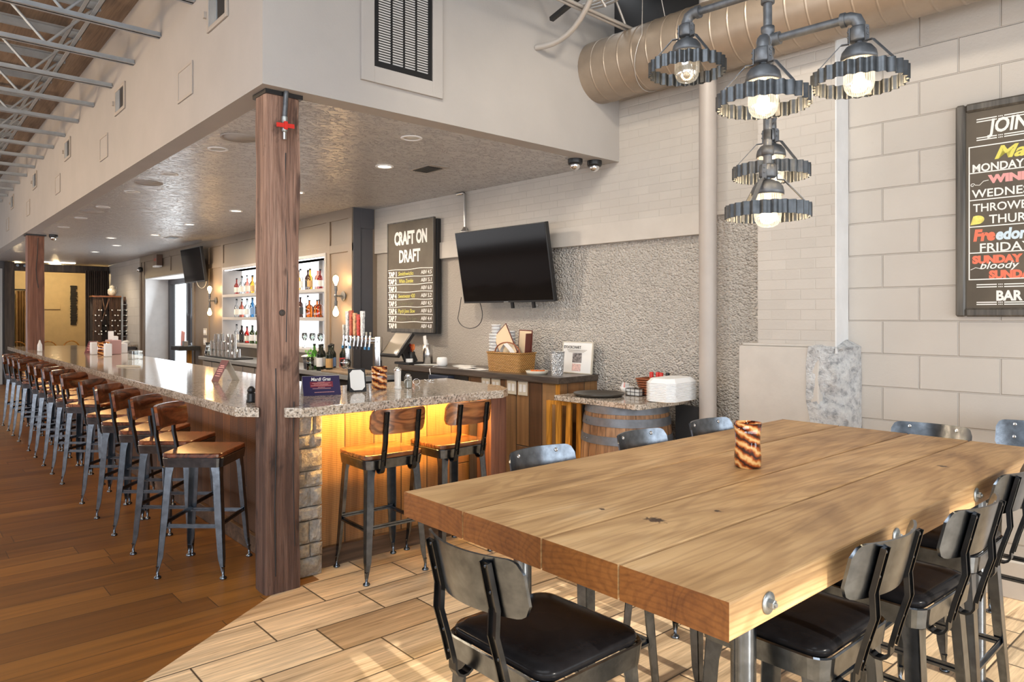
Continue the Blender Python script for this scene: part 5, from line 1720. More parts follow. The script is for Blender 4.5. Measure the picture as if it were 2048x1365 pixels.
def bottle_proto(name, label, cat, group, loc, h, r, neck, body, labelc, capc, shoulder=0.62):
    t = thing(name, label, cat, loc, 0, group)
    hs = h * shoulder
    MB().lathe([(0.001, 0.0), (r * 0.95, 0.0), (r, 0.008), (r, hs), (r * 0.85, hs + h * 0.06), (neck, hs + h * 0.15), (neck, h * 0.96), (0.001, h * 0.96)], 16, cap=False).build('glass_body', body, t)
    if labelc is not None:
        MB().lathe([(r + 0.0008, hs * 0.25), (r + 0.0008, hs * 0.8)], 16, cap=False).build('paper_label', labelc, t)
    MB().lathe([(0.001, h * 0.93), (neck + 0.002, h * 0.93), (neck + 0.002, h), (0.001, h)], 12, cap=False).build('cap', capc, t)
    return t


lab_mats = [plain('cream_label', (0.8, 0.76, 0.66), 0.7), plain('white_label', (0.82, 0.82, 0.8), 0.7), plain('kraft_label', (0.6, 0.36, 0.14), 0.7), plain('blue_label', (0.2, 0.35, 0.6), 0.7), plain('black_label', (0.03, 0.03, 0.03), 0.6), plain('red_label', (0.6, 0.06, 0.05), 0.6)]
wines = [(-7.72, 3.70, 'w_green', 1, 'dark wine bottle with a cream label behind the green sprig'), (-7.60, 3.74, 'w_wine', 0, 'dark wine bottle beside the green sprig bottle'), (-7.50, 3.66, 'w_wine', 1, 'wine bottle with a white arched label standing in front'),
         (-7.46, 3.80, 'w_wine', 3, 'navy labelled wine bottle in the back of the cluster'), (-7.36, 3.72, 'w_wine', 3, 'slim wine bottle with a blue label'), (-7.27, 3.66, 'w_wine', 2, 'wine bottle with a kraft brown label by the drip tray'),
         (-7.33, 3.86, 'w_wine', 5, 'dark bottle with a red label at the back by the tap column'), (-7.62, 3.86, 'w_wine', 4, 'all black bottle at the back by the bucket')]
for x, y, b, l, lab in wines:
    bottle_proto('wine_bottle', lab, 'bottle', 'wine bottles by the taps', (x, y, 0.981), 0.30, 0.038, 0.0145, MAT[b], lab_mats[l], MAT['black'])
o = thing('green_sprig', 'bright green leaves at the wine bottles', 'garnish', (-7.66, 3.62, 0.981))
rng = random.Random(5)
MB().lathe([(0.001, 0), (0.04, 0), (0.045, 0.15), (0.042, 0.15), (0.037, 0.01), (0.001, 0.01)], 16, cap=False).build('glass', MAT['glass'], o)
mb = MB()
for k in range(30):
    p = Vector((rng.uniform(-0.04, 0.04), rng.uniform(-0.04, 0.04), rng.uniform(0.13, 0.23)))
    q = Euler((rng.uniform(0, 6), rng.uniform(0, 6), 0)).to_matrix()
    mb.add([p + q @ Vector(c) * 0.022 for c in ((-1, 0, 0), (0, -0.5, 0.1), (1, 0, 0), (0, 0.5, 0.1))], [(0, 1, 2, 3)])
mb.build('leaves', plain('mint_green', (0.15, 0.5, 0.05), 0.5), o)
t = thing('ice_bucket', 'dark bucket with white packs beside the wine bottles', 'bucket', (-7.86, 3.70, 0.981))
MB().lathe([(0.001, 0), (0.06, 0), (0.075, 0.14), (0.07, 0.14), (0.055, 0.01), (0.001, 0.01)], 18, cap=False).build('pail', MAT['slate'], t)
MB().lathe([(0.001, 0.15), (0.05, 0.165), (0.09, 0.15), (0.092, 0.142), (0.001, 0.142)], 12, cap=False).build('lid', MAT['paper'], t)

# bottles in the niche
kinds = {}
def liquor(kind, loc, label, grp):
    spec = {'clear': ('b_clear', 0, 'black', 0.30, 0.038, 0.55), 'amber': ('b_amber_l', None, 'black', 0.235, 0.052, 0.6), 'gold': ('b_gold_l', 2, 'black', 0.29, 0.037, 0.55), 'green': ('b_green_l', 1, 'black', 0.29, 0.038, 0.6),
            'red': ('b_red_l', 0, 'black', 0.27, 0.040, 0.55), 'blue': ('b_blue_l', 3, 'black', 0.31, 0.036, 0.62), 'pink': ('b_pink_l', 1, 'white', 0.27, 0.042, 0.6), 'dark': ('b_dark_l', 4, 'black', 0.28, 0.040, 0.62)}[kind]
    if kind not in kinds:
        b, l, c, h, r, s = spec
        kinds[kind] = bottle_proto('liquor_bottle', label, 'bottle', grp, loc, h, r, 0.013, MAT[b], None if l is None else lab_mats[l], MAT[c], s)
    else:
        dup(kinds[kind], loc, rng.uniform(0, 6), label, grp)


sets = {0: ['clear', 'red', 'dark', 'pink', 'red', 'dark', 'green', 'gold', 'green', 'clear', 'red', 'pink', 'green', 'clear', 'gold'], 1: ['clear', 'clear', 'pink', 'clear', 'clear', 'blue', 'blue', 'gold', 'dark', 'red', 'clear', 'clear', 'pink', 'blue', 'clear'], 2: ['red', 'clear', 'clear', 'pink', 'clear', 'clear', 'gold', 'clear', 'clear', 'gold', 'clear', 'pink', 'clear', 'clear', 'red']}
SH = ('bottom', 'middle', 'top')
for lv_, lst in sets.items():
    for k, kd in enumerate(lst):
        x = -11.74 + 0.112 * k
        liquor(kd, (x, 4.26 + 0.05 * (k % 2), SHELF_Z[lv_] + 0.001), '%s liquor bottle, %s from the door end on the %s niche shelf' % (kd, ORD[k], SH[lv_]), 'bottles on the %s niche shelf, door end' % SH[lv_])
sets2 = {1: ['dark', 'clear', 'amber', 'amber', 'amber', 'gold', 'gold'], 2: ['gold', 'clear', 'dark', 'gold', 'pink', 'red', 'pink', 'red']}
for lv_, lst in sets2.items():
    for k, kd in enumerate(lst[::-1]):
        x = -8.38 - 0.15 * k - (0.02 if kd == 'amber' else 0)
        liquor(kd, (x, 4.24 + 0.04 * (k % 2), SHELF_Z[lv_] + 0.001), '%s liquor bottle, %s from the tap end on the %s niche shelf' % (kd, ORD[k], SH[lv_]), 'bottles on the %s niche shelf, tap end' % SH[lv_])
wg = None
for k in range(8):
    loc = (-8.42 - 0.12 * k, 4.24 + 0.05 * (k % 2), SHELF_Z[0] + 0.001)
    lab = 'stemmed wine glass on the bottom niche shelf, %s from the tap end' % ORD[k]
    if wg is None:
        wg = tag(MB().lathe([(0.001, 0.002), (0.034, 0.0), (0.005, 0.006), (0.004, 0.09), (0.02, 0.10), (0.04, 0.14), (0.036, 0.20), (0.034, 0.20), (0.038, 0.14), (0.018, 0.105), (0.001, 0.10)], 16, cap=False).build('wine_glass', MAT['glass'], loc=loc), lab, 'glass', 'wine glasses in the niche')
    else:
        c = wg.copy()
        COL.objects.link(c)
        c.location = loc
        c['label'] = lab


# glassware on the back counter
tg = None
k = 0
for r_, (y, n, x0) in enumerate(((3.70, 6, -11.2), (3.80, 5, -11.1))):
    for q in range(n):
        for lev in range(3 if (q + r_) % 3 == 1 else 2 if q < n - 1 else 1):
            loc = (x0 + 0.17 * q, y, 1.0 + 0.105 * lev)
            lab = 'clear tumbler in the %s row of back bar glassware, place %s, %s tier' % (('near', 'rear')[r_], ORD[q], ('bottom', 'second', 'third')[lev])
            if tg is None:
                tg = tag(MB().lathe([(0.045, 0.0), (0.040, 0.0), (0.034, 0.12), (0.001, 0.125), (0.001, 0.132), (0.038, 0.132)], 16, cap=False).build('tumbler', MAT['glass'], loc=loc), lab, 'glass', 'tumblers on the back counter')
            else:
                c = tg.copy()
                COL.objects.link(c)
                c.location = loc
                c['label'] = lab
o = B(-11.35, -10.1, 3.62, 3.90, 0.981, 0.999).build('glass_mat', MAT['black'])
tag(o, 'black rubber mat under the tumblers on the back counter', 'mat')
t = thing('glass_pitcher', 'clear glass pitcher with a loop handle at the door end of the back counter', 'pitcher', (-11.42, 3.72, 0.981))
MB().lathe([(0.001, 0.005), (0.045, 0.0), (0.065, 0.05), (0.06, 0.11), (0.045, 0.16), (0.06, 0.21), (0.057, 0.21), (0.04, 0.16), (0.055, 0.11), (0.06, 0.05), (0.001, 0.012)], 20, cap=False).build('jug', MAT['glass'], t)
MB().tube(bez((0.05, 0, 0.19), (0.14, 0, 0.2), (0.13, 0, 0.06), (0.06, 0, 0.05), 10), 0.007, 6).build('handle', MAT['glass'], t)


def tent_card(loc, rz, w, h, spread, label, mat_front, mat_back, grp=None, name='tent_card'):
    t = thing(name, label, 'card', loc, rz, grp)
    q = math.hypot(h, spread)
    a = math.atan2(spread, h)
    MB(Matrix.Translation((0, -spread, 0)) @ Matrix.Rotation(-a, 4, 'X')).box(-w / 2, w / 2, 0, 0.0012, 0, q).build('front_panel', mat_front, t)
    MB(Matrix.Translation((0, spread, 0)) @ Matrix.Rotation(a, 4, 'X')).box(-w / 2, w / 2, -0.0012, 0, 0, q).build('rear_panel', mat_back, t)
    return t, a, spread


ZB = 1.0705
navyc = plain('navy_purple_card', (0.02, 0.013, 0.075), 0.45)
maro = plain('maroon_card', (0.13, 0.02, 0.04), 0.5)
t, a, sp = tent_card((-4.475, 2.19, ZB), R_(72), 0.245, 0.125, 0.085, 'purple and navy tent card reading Mardi Gras at the corner of the bar top', navyc, MAT['paper'])
rot = (R_(90) - a, 0, 0)
def on_card(z, off=0.0018):
    return (-sp + z * math.sin(a) - off * math.cos(a), z * math.cos(a) + off * math.sin(a))
pnl = MB(Matrix.Translation((0, -sp, 0)) @ Matrix.Rotation(-a, 4, 'X'))
pnl.box(-0.075, 0.075, -0.0008, -0.0002, 0.062, 0.105)
pnl.build('colour_field', plain('crimson_print', (0.2, 0.018, 0.04), 0.5), t)
y_, z_ = on_card(0.112)
text('Mardi Gras', 0.036, MAT['chalkw'], t, (-0.068, y_, z_), rot=rot, width=0.13, shear=0.2, bold=0.0008, depth=0.0003)
ln = MB(Matrix.Translation((0, -sp, 0)) @ Matrix.Rotation(-a, 4, 'X'))
for k, (z, w) in enumerate(((0.100, 0.05), (0.091, 0.12), (0.082, 0.10), (0.073, 0.14), (0.060, 0.05), (0.050, 0.12))):
    for q in range(int(w / 0.008)):
        x = -w / 2 + q * 0.008
        ln.box(x, x + 0.0055, -0.0016, -0.0009, z, z + 0.004)
for q in range(12):
    ln.box(-0.05 + 0.011 * q, -0.042 + 0.011 * q, -0.0016, -0.0002, 0.022, 0.026)
ln.build('print_lines', MAT['chalkp'], t)

t, a, sp = tent_card((-5.93, 2.06, ZB), R_(6), 0.13, 0.17, 0.09, 'maroon tent card with a cream back on the long bar by the timber post', maro, MAT['ivory'], 'maroon tent cards on the bar')
def card_lines(t, a, sp, w):
    ln = MB(Matrix.Translation((0, -sp, 0)) @ Matrix.Rotation(-a, 4, 'X'))
    for z, ww in ((0.135, 0.5), (0.12, 0.7), (0.1, 0.6), (0.085, 0.75), (0.065, 0.5), (0.045, 0.65)):
        ln.box(-w * ww / 2, w * ww / 2, -0.0012, -0.0002, z, z + 0.008)
    ln.build('print_lines', MAT['chalkp'], t)
card_lines(t, a, sp, 0.13)
t, a, sp = tent_card((-11.65, 2.18, ZB), R_(40), 0.15, 0.17, 0.09, 'maroon tent card far down the long bar near the shakers', maro, MAT['paper'], 'maroon tent cards on the bar')
card_lines(t, a, sp, 0.15)

t = thing('menu_holder', 'small black easel menu holder with a cornered white page', 'menu holder', (-4.44, 2.455, ZB), R_(80))
MH = Matrix.Rotation(R_(-14), 4, 'X')
MB(MH).box(-0.062, 0.062, -0.002, 0.003, 0.0, 0.165).build('board', MAT['blackmatte'], t)
MB(MH @ Matrix.Translation((0, -0.0045, 0.083)) @ Matrix.Rotation(R_(90), 4, 'X')).prism([(-0.052, -0.05), (-0.03, -0.072), (0.03, -0.072), (0.052, -0.05), (0.052, 0.05), (0.03, 0.072), (-0.03, 0.072), (-0.052, 0.05)], -0.0025, -0.0018).build('page', MAT['paper'], t)
MB(Matrix.Translation((0, 0.085, 0)) @ Matrix.Rotation(R_(14), 4, 'X')).box(-0.055, 0.055, -0.003, 0.0, 0, 0.165).build('rear_leaf', MAT['blackmatte'], t)
amber_vase((-4.50, 2.66, ZB), 'straight amber swirl glass on the short granite end by the menu holder', 0.165, 0.056, False)
t = thing('salt_shaker', 'tall clear cruet of white salt beside the amber glass', 'shaker', (-4.46, 2.79, ZB), 0, 'shakers on the granite end')
MB().lathe([(0.001, 0.0), (0.030, 0.0), (0.030, 0.005), (0.024, 0.02), (0.026, 0.13), (0.001, 0.13)], 10, cap=False, smooth=False).build('body', plain('frosted_shaker', (0.75, 0.73, 0.69), 0.15), t)
MB().lathe([(0.027, 0.13), (0.028, 0.14), (0.02, 0.155), (0.001, 0.158)], 14, cap=False).build('cap', MAT['chrome'], t)
t = thing('pepper_shaker', 'short square glass shaker beside the salt cruet', 'shaker', (-4.43, 2.86, ZB), 0, 'shakers on the granite end')
MB().box(-0.022, 0.022, -0.022, 0.022, 0, 0.085).build('body', MAT['glass'], t, bevel=0.004)
MB().box(-0.017, 0.017, -0.017, 0.017, 0.004, 0.055).build('fill', plain('pale_grains', (0.6, 0.58, 0.52), 0.8), t)
MB().lathe([(0.018, 0.085), (0.02, 0.095), (0.014, 0.105), (0.001, 0.106)], 14, cap=False).build('cap', MAT['chrome'], t)
t = thing('eyeglasses', 'thin rimmed spectacles lying on the granite end', 'glasses', (-4.62, 3.02, ZB), R_(60))
mb = MB()
for s in (-1, 1):
    mb.tube([(s * 0.033 + 0.026 * math.cos(q), 0.0, 0.024 + 0.021 * math.sin(q)) for q in [2 * PI * i / 18 for i in range(18)]], 0.002, 5, closed=True)
mb.build('rims', MAT['chrome'], t)
MB().tube([(-0.06, 0, 0.03), (-0.06, 0.11, 0.02), (-0.05, 0.13, 0.003)], 0.0016, 5).tube([(0.06, 0, 0.03), (0.06, 0.11, 0.02), (0.05, 0.13, 0.003)], 0.0016, 5).build('temples', MAT['gundark'], t)
o = MB().tube([(0.05 * math.cos(q) * (1 + 0.2 * math.sin(3 * q)), 0.03 * math.sin(q), 0.006 + 0.004 * math.sin(2 * q)) for q in [2 * PI * i / 30 for i in range(30)]], 0.005, 5, closed=True).build('bracelet', MAT['chrome'], loc=(-4.80, 3.30, ZB))
tag(o, 'coiled silver chain by the far edge of the granite end', 'bracelet')
t = thing('pepper_grinder', 'small black turned grinder on the long bar against the timber post', 'grinder', (-4.33, 1.66, ZB))
MB().lathe([(0.001, 0), (0.03, 0), (0.031, 0.012), (0.026, 0.02), (0.026, 0.05), (0.02, 0.06), (0.001, 0.06)], 18, cap=False).build('base', MAT['black'], t)
MB().lathe([(0.001, 0.06), (0.022, 0.062), (0.026, 0.075), (0.018, 0.09), (0.010, 0.098), (0.001, 0.10)], 18, cap=False).build('top', MAT['black'], t)
# far end of the bar
m = MB().lathe([(0.001, 0), (0.03, 0), (0.032, 0.02), (0.03, 0.10), (0.018, 0.13), (0.008, 0.17), (0.001, 0.175)], 14, cap=False)
tag(m.build('sauce_bottle', MAT['white'], loc=(-12.64, 1.66, ZB)), 'white squeeze bottle on the far end of the bar', 'bottle')
amber_vase((-10.95, 2.17, ZB), 'pale amber mosaic glass among the shakers far down the bar', 0.18, 0.075, False)
for k, (x, y, h_, lab) in enumerate(((-11.2, 2.1, 0.17, 'white napkin dispenser beside the mosaic glass'), (-10.5, 2.13, 0.17, 'white tall holder on the tap side of the mosaic glass'))):
    o = B(-0.05, 0.05, -0.04, 0.04, 0, h_).build('napkin_holder', MAT['white'], loc=(x, y, ZB), bevel=0.008)
    tag(o, lab, 'napkin holder', 'white holders far down the bar')
t = thing('condiment_caddy', 'dusky pink caddy holding napkins behind the mosaic glass', 'caddy', (-11.15, 2.33, ZB))
B(-0.16, 0.16, -0.07, 0.07, 0.0, 0.2).build('tray', plain('dusky_rose', (0.42, 0.25, 0.24), 0.6), t, bevel=0.01)
mb = MB(Matrix.Rotation(-0.1, 4, 'Y'))
mb.box(-0.15, -0.09, -0.03, 0.03, 0.2, 0.33)
mb.M = Matrix.Rotation(0.08, 4, 'Y')
mb.box(0.05, 0.13, -0.03, 0.03, 0.19, 0.26)
mb.build('napkins', MAT['paper'], t)
o = B(-0.13, 0.13, -0.1, 0.1, 0, 0.14).build('napkin_box', MAT['white'], loc=(-11.45, 2.45, ZB), bevel=0.006)
tag(o, 'big white box far down the bar behind the tent card', 'box')
o = MB().box(-0.1, 0.1, -0.06, 0.06, 0, 0.11).build('acrylic_box', MAT['glass'], loc=(-9.6, 2.25, ZB), bevel=0.005)
tag(o, 'clear plastic box standing on the middle of the long bar', 'box')
rng = random.Random(11)
mb = MB()
ring_ = [(0.17 * math.cos(2 * PI * i / 24) * (0.8 + 0.35 * rng.random()), 0.06 * math.sin(2 * PI * i / 24) * (0.8 + 0.4 * rng.random())) for i in range(24)]
mb.prism(ring_, 0, 0.012)
tag(mb.build('bar_cloth', MAT['ivory'], loc=(-8.25, 1.86, ZB), rot=(0, 0, 0.4), bevel=0.004), 'crumpled pale cloth lying on the long bar', 'cloth')
# ------------------------------------------------------------------ barrel table
t = thing('barrel_table', 'oak barrel with steel hoops carrying a granite slab by the round pipe', 'barrel', (-3.49, 4.22, 0))
rb_ = lambda z: 0.305 + 0.048 * (1 - ((z - 0.47) / 0.47) ** 2)
MB().lathe([(0.001, 0.0)] + [(rb_(z), z) for z in [0.94 * i / 20 for i in range(21)]] + [(0.28, 0.94), (0.001, 0.935)], 40, cap=False).build('staves', MAT['stave'], t)
sg = MB()
for k in range(28):
    a = 2 * PI * k / 28
    sg.tube([((rb_(z) + 0.0002) * math.cos(a), (rb_(z) + 0.0002) * math.sin(a), z) for z in [0.94 * i / 12 for i in range(13)]], 0.0014, 4)
sg.build('stave_joints', MAT['darkwood'], t)
for z0, z1 in ((0.885, 0.94), (0.795, 0.855), (0.665, 0.725), (0.215, 0.275), (0.085, 0.145), (0.0, 0.055)):
    h = MB()
    h.lathe([(rb_(z0) + 0.005, z0), (rb_((z0 + z1) / 2) + 0.005, (z0 + z1) / 2), (rb_(z1) + 0.005, z1)], 40, cap=False)
    h.lathe([(rb_(z0) - 0.002, z0), (rb_(z0) + 0.005, z0)], 40, cap=False, smooth=False)
    h.lathe([(rb_(z1) - 0.002, z1), (rb_(z1) + 0.005, z1)], 40, cap=False, smooth=False)
    for q in range(2):
        a = R_(-115 + 8 * q)
        h.sphere(((rb_((z0 + z1) / 2) + 0.005) * math.cos(a), (rb_((z0 + z1) / 2) + 0.005) * math.sin(a), (z0 + z1) / 2), 0.006, 8, 5)
    h.build('hoop', plain('hoop_steel', (0.17, 0.18, 0.2), 0.5, 0.5, var=0.2, vscale=14), t)
MB().prism([(-0.475, -0.31), (0.33, -0.31), (0.36, -0.28), (0.36, 0.30), (-0.475, 0.26)], 0.941, 0.981).build('granite_slab', MAT['granite'], t, bevel=0.004)
o = B(-3.20, -3.0, 4.44, 4.47, 0.0, 0.935).build('black_board', MAT['blackmatte'])
tag(o, 'black board standing behind the barrel beside the round pipe', 'board')
ZT = 0.9815
o = MB().lathe([(0.001, 0.0), (0.17, 0.0), (0.195, 0.012), (0.20, 0.024), (0.195, 0.024), (0.165, 0.006), (0.001, 0.006)], 40, cap=False).build('serving_tray', plain('dark_tray_plastic', (0.045, 0.038, 0.03), 0.35), loc=(-3.70, 4.14, ZT))
tag(o, 'round dark serving tray lying on the barrel granite', 'tray')
fc = None
for k in range(12):
    lab = 'white foam clamshell container, %s from the bottom of the stack on the barrel' % ORD[k]
    loc = wp(0.735, -0.33, ZT + 0.0118 * k)
    if fc is None:
        m = MB()
        R5 = lambda w, d, z, c=0.05: [(x, y, z) for x, y in [(w / 2 - c, -d / 2), (w / 2, -d / 2 + c), (w / 2, d / 2 - c), (w / 2 - c, d / 2), (-w / 2 + c, d / 2), (-w / 2, d / 2 - c), (-w / 2, -d / 2 + c), (-w / 2 + c, -d / 2)]]
        m.loft([R5(0.21, 0.36, 0.0), R5(0.245, 0.40, 0.008), R5(0.245, 0.40, 0.011), R5(0.235, 0.39, 0.0115), R5(0.19, 0.34, 0.040), R5(0.17, 0.32, 0.042)], False, True)
        fc = tag(m.build('foam_container', MAT['foam'], loc=loc, rot=(0, 0, WA + 0.05)), lab, 'container', 'foam containers stacked on the barrel')
    else:
        c = fc.copy()
        COL.objects.link(c)
        c.location = loc
        c['label'] = lab
t = wthing('condiment_basket', 'russet slatted basket of condiment bottles behind the foam containers', 'basket', 0.52, -0.15, ZT)
m = MB()
for k in range(7):
    s = 0.0 + 0.006 * k
    z = 0.015 + 0.019 * k
    ri = [(x, y) for x, y in rrect(0.28 + 2 * s, 0.15 + s, 0.02, 3)]
    m.tube([(x, y, z) for x, y in ri], 0.0075, 5, closed=True)
m.build('slats', MAT['wicker_dark'], t)
B(-0.135, 0.135, -0.07, 0.07, 0.002, 0.012).build('base', MAT['wicker_dark'], t)
m = MB()
m.loft([[(x, y, 0.012) for x, y in rrect(0.262, 0.135, 0.02, 3)], [(x, y, 0.135) for x, y in rrect(0.33, 0.165, 0.02, 3)]], False, False)
m.build('liner', MAT['wicker_dark'], t)
for k in range(4):
    col = ('red', 'red', 'red', 'black')[k]
    lab = ('red capped hot sauce bottle in the russet basket, first from the bowl', 'red capped hot sauce bottle in the russet basket, second from the bowl', 'red capped hot sauce bottle in the russet basket, third from the bowl', 'black capped shaker in the russet basket')[k]
    q = wthing('condiment_bottle', lab, 'bottle', 0.435 + 0.045 * k, -0.155 + 0.02 * (k % 2), ZT + 0.013, 0, 'condiment bottles on the barrel')
    MB().lathe([(0.001, 0), (0.019, 0), (0.019, 0.10), (0.012, 0.13), (0.001, 0.13)], 12, cap=False).build('body', plain('sauce_%d' % k, ((0.7, 0.6, 0.15), (0.65, 0.62, 0.3), (0.62, 0.3, 0.1), (0.5, 0.48, 0.42))[k], 0.25), q)
    MB().lathe([(0.016, 0.125), (0.016, 0.165), (0.012, 0.17), (0.001, 0.17)], 12, cap=False).build('cap', MAT[col], q)
t = wthing('sugar_bowl', 'white bowl of sugar packets on the barrel granite', 'bowl', 0.20, -0.16, ZT)
MB().lathe([(0.001, 0), (0.03, 0), (0.06, 0.05), (0.057, 0.05), (0.028, 0.006), (0.001, 0.006)], 22, cap=False).build('bowl', MAT['white'], t)
rng = random.Random(7)
for k in range(7):
    MB(Matrix.Translation((rng.uniform(-0.03, 0.03), rng.uniform(-0.03, 0.03), 0.03)) @ Euler((rng.uniform(-0.5, 0.5), rng.uniform(-0.5, 0.5), rng.uniform(0, 6))).to_matrix().to_4x4()).box(-0.016, 0.016, -0.0015, 0.0015, 0, 0.055).build('packet', MAT[('paper', 'chalkp', 'paper', 'ivory')[k % 4]], t)
t = wthing('packet_caddy', 'small black wire caddy of white packets before the russet basket', 'caddy', 0.36, -0.27, ZT)
m = MB()
for z in (0.004, 0.03, 0.055):
    m.tube([(x, y, z) for x, y in rrect(0.13, 0.06, 0.01, 2)], 0.0025, 5, closed=True)
for x in (-0.064, -0.02, 0.02, 0.064):
    for y in (-0.03, 0.03):
        m.cyl((x, y, 0.0), (x, y, 0.056), 0.0022, n=5)
m.build('wire_frame', MAT['black'], t)
B(-0.055, 0.055, -0.022, 0.022, 0.004, 0.05).build('packets', MAT['paper'], t)
# folding tray stands
for k, (x, y, lean) in enumerate(((-4.02, 3.93, 0.0), (-3.96, 4.10, 0.02))):
    t = thing('tray_stand', 'orange varnished folding tray stand leaning between counter and barrel, ' + ('outer one' if k == 0 else 'inner one by the wall'), 'tray stand', (x, y, 0), R_(8), 'folding tray stands')
    for q in range(3):
        xx = -0.0 + 0.085 * q
        MB().bar((xx - 0.02, 0.0, 0.0 if q < 3 else 0.1), (xx - 0.055 + 0.015 * q, 0.05, 0.925), 0.045, 0.018, up=(0, 1, 0)).build('leg', MAT['orangewood'], t)
    MB().bar((-0.07, 0.055, 0.91), (0.15, 0.055, 0.91), 0.018, 0.03).build('rail', MAT['orangewood'], t)
    MB().bar((-0.05, 0.01, 0.25), (0.16, 0.03, 0.42), 0.018, 0.03).build('cross_bar', MAT['black'], t)
o = B(-4.11, -3.92, 4.36, 4.40, 0, 0.90).build('black_folded_board', MAT['blackmatte'])
tag(o, 'black panel standing behind the folding tray stands', 'board')

# ------------------------------------------------------------------ sconces, far television, small wall things
def sconce(x, y, z, label):
    t = thing('wall_sconce', label, 'wall lamp', (x, y, z), 0, 'caged bulb wall lamps')
    MB(Matrix.Rotation(R_(90), 4, 'X')).lathe([(0.001, 0.018), (0.03, 0.018), (0.05, 0.012), (0.062, 0.0), (0.001, 0.0)], 22, cap=False).build('back_plate', MAT['pipe_iron'], t)
    m = MB().cyl((0, 0, 0), (0, -0.10, 0), 0.013, n=12)
    m.sphere((0, -0.10, 0), 0.024, 12, 8)
    m.cyl((0, -0.10, -0.10), (0, -0.10, 0.10), 0.013, n=12)
    for s in (-1, 1):
        m.cyl((0, -0.10, s * 0.06), (0, -0.10, s * 0.125), 0.02, n=12)
    m.build('pipe_body', MAT['pipe_iron'], t)
    for s in (-1, 1):
        b = MB().lathe([(0.012, 0.0), (0.016, 0.02), (0.033, 0.065), (0.036, 0.085), (0.028, 0.112), (0.012, 0.125), (0.001, 0.127)], 18, cap=False)
        if s < 0:
            b.v = [(x_, y_, -z_) for x_, y_, z_ in b.v]
        b.build('bulb', MAT['sconce_bulb'], t, loc=(0, -0.10, s * 0.122))
        cg = MB()
        for q in range(6):
            a = PI * q / 3
            cg.tube([(0.02 * math.cos(a), -0.10 + 0.02 * math.sin(a), s * 0.12), (0.044 * math.cos(a), -0.10 + 0.044 * math.sin(a), s * 0.19), (0.03 * math.cos(a), -0.10 + 0.03 * math.sin(a), s * 0.25), (0.001, -0.10, s * 0.265)], 0.0015, 4)
        cg.build('cage', MAT['gundark'], t)
        light('sconce_lamp', 'POINT', (x, y - 0.105, z + s * 0.2), 8, (1.0, 0.6, 0.24), shadow_soft_size=0.06)


sconce(-7.80, 4.112, 1.845, 'pipe wall lamp with two amber bulbs between the lit niche and the draft board')
sconce(-12.30, 4.112, 1.86, 'pipe wall lamp with two amber bulbs below the small television')
t = thing('small_television', 'small black television angled off the wall above the bar door sconce', 'television', (-12.95, 3.95, 2.49), R_(1.5))
MT = Matrix.Rotation(R_(8), 4, 'X')
MB(MT).box(-0.50, 0.50, -0.02, 0.03, -0.30, 0.30).build('bezel', MAT['black'], t, bevel=0.004)
MB(MT).box(-0.485, 0.485, -0.0215, -0.0205, -0.275, 0.29).build('screen', MAT['screen'], t)
B(-0.08, 0.08, 0.03, 0.17, -0.12, 0.12).build('bracket', MAT['black'], t)
MB().tube(bez((0.1, 0.02, -0.28), (0.1, 0.05, -0.45), (0.35, 0.1, -0.45), (0.4, 0.08, -0.25), 12), 0.006, 5).build('cable', MAT['ivory'], t)
t = thing('exit_sign', 'small exit light box under the bar ceiling beyond the door', 'sign', (-15.55, 4.04, 2.74))
B(-0.11, 0.11, -0.04, 0.075, -0.11, 0.11).build('housing', plain('sign_bronze', (0.12, 0.07, 0.05), 0.4), t, bevel=0.005)
B(-0.13, 0.13, -0.05, 0.06, -0.14, -0.112).build('lamp_bar', MAT['white'], t)
text('EXIT', 0.075, MAT['red'], t, (-0.085, -0.0405, -0.02), width=0.17)
t = thing('dome_camera', 'small dark camera on the pier between the far block wall and the door', 'security camera', (-17.0, 4.08, 2.62), 0, 'black dome security cameras')
MB().sphere((0, 0, 0), 0.06, 14, 8).build('housing', MAT['black'], t)
MB().sphere((0.03, -0.045, -0.01), 0.035, 12, 8).build('dome', MAT['chrome'], t)
B(-0.02, 0.02, 0.0, 0.049, -0.02, 0.02).build('bracket', MAT['black'], t)
for k, z in enumerate((1.33, 1.16)):
    p = thing('switch_plate', 'pale four-gang switch plate by the small sconce, ' + ('upper one' if k == 0 else 'lower one'), 'switch', (-12.82, 4.11, z), 0, 'switch plates by the sconce')
    B(-0.085, 0.085, -0.008, 0.0, -0.06, 0.06).build('plate', MAT['ivory'], p, bevel=0.002)
    m = MB()
    for q in range(3):
        m.box(-0.065 + 0.05 * q, -0.035 + 0.05 * q, -0.012, -0.008, -0.03, 0.03)
    m.build('rocker', MAT['white'], p)
t = thing('host_terminal', 'dark shelf unit with a pink card standing at the bar door', 'shelf unit', (-13.3, 3.90, 0))
B(-0.25, 0.25, -0.15, 0.20, 1.0, 1.07).build('shelf', MAT['blackmatte'], t)
B(-0.03, 0.03, 0.05, 0.12, 0.0, 1.0).build('post', MAT['orangewood'], t)
B(-0.28, 0.28, -0.2, 0.2, 0.62, 0.70).build('lower_shelf', MAT['slate'], t)
MB(Matrix.Translation((-0.1, 0, 1.07)) @ Matrix.Rotation(0.15, 4, 'Y')).box(-0.07, 0.07, -0.01, 0.01, 0, 0.26).build('pink_card', MAT['chalkp'], t)
B(0.02, 0.12, -0.04, 0.03, 1.07, 1.16).build('dispenser', MAT['steel'], t)

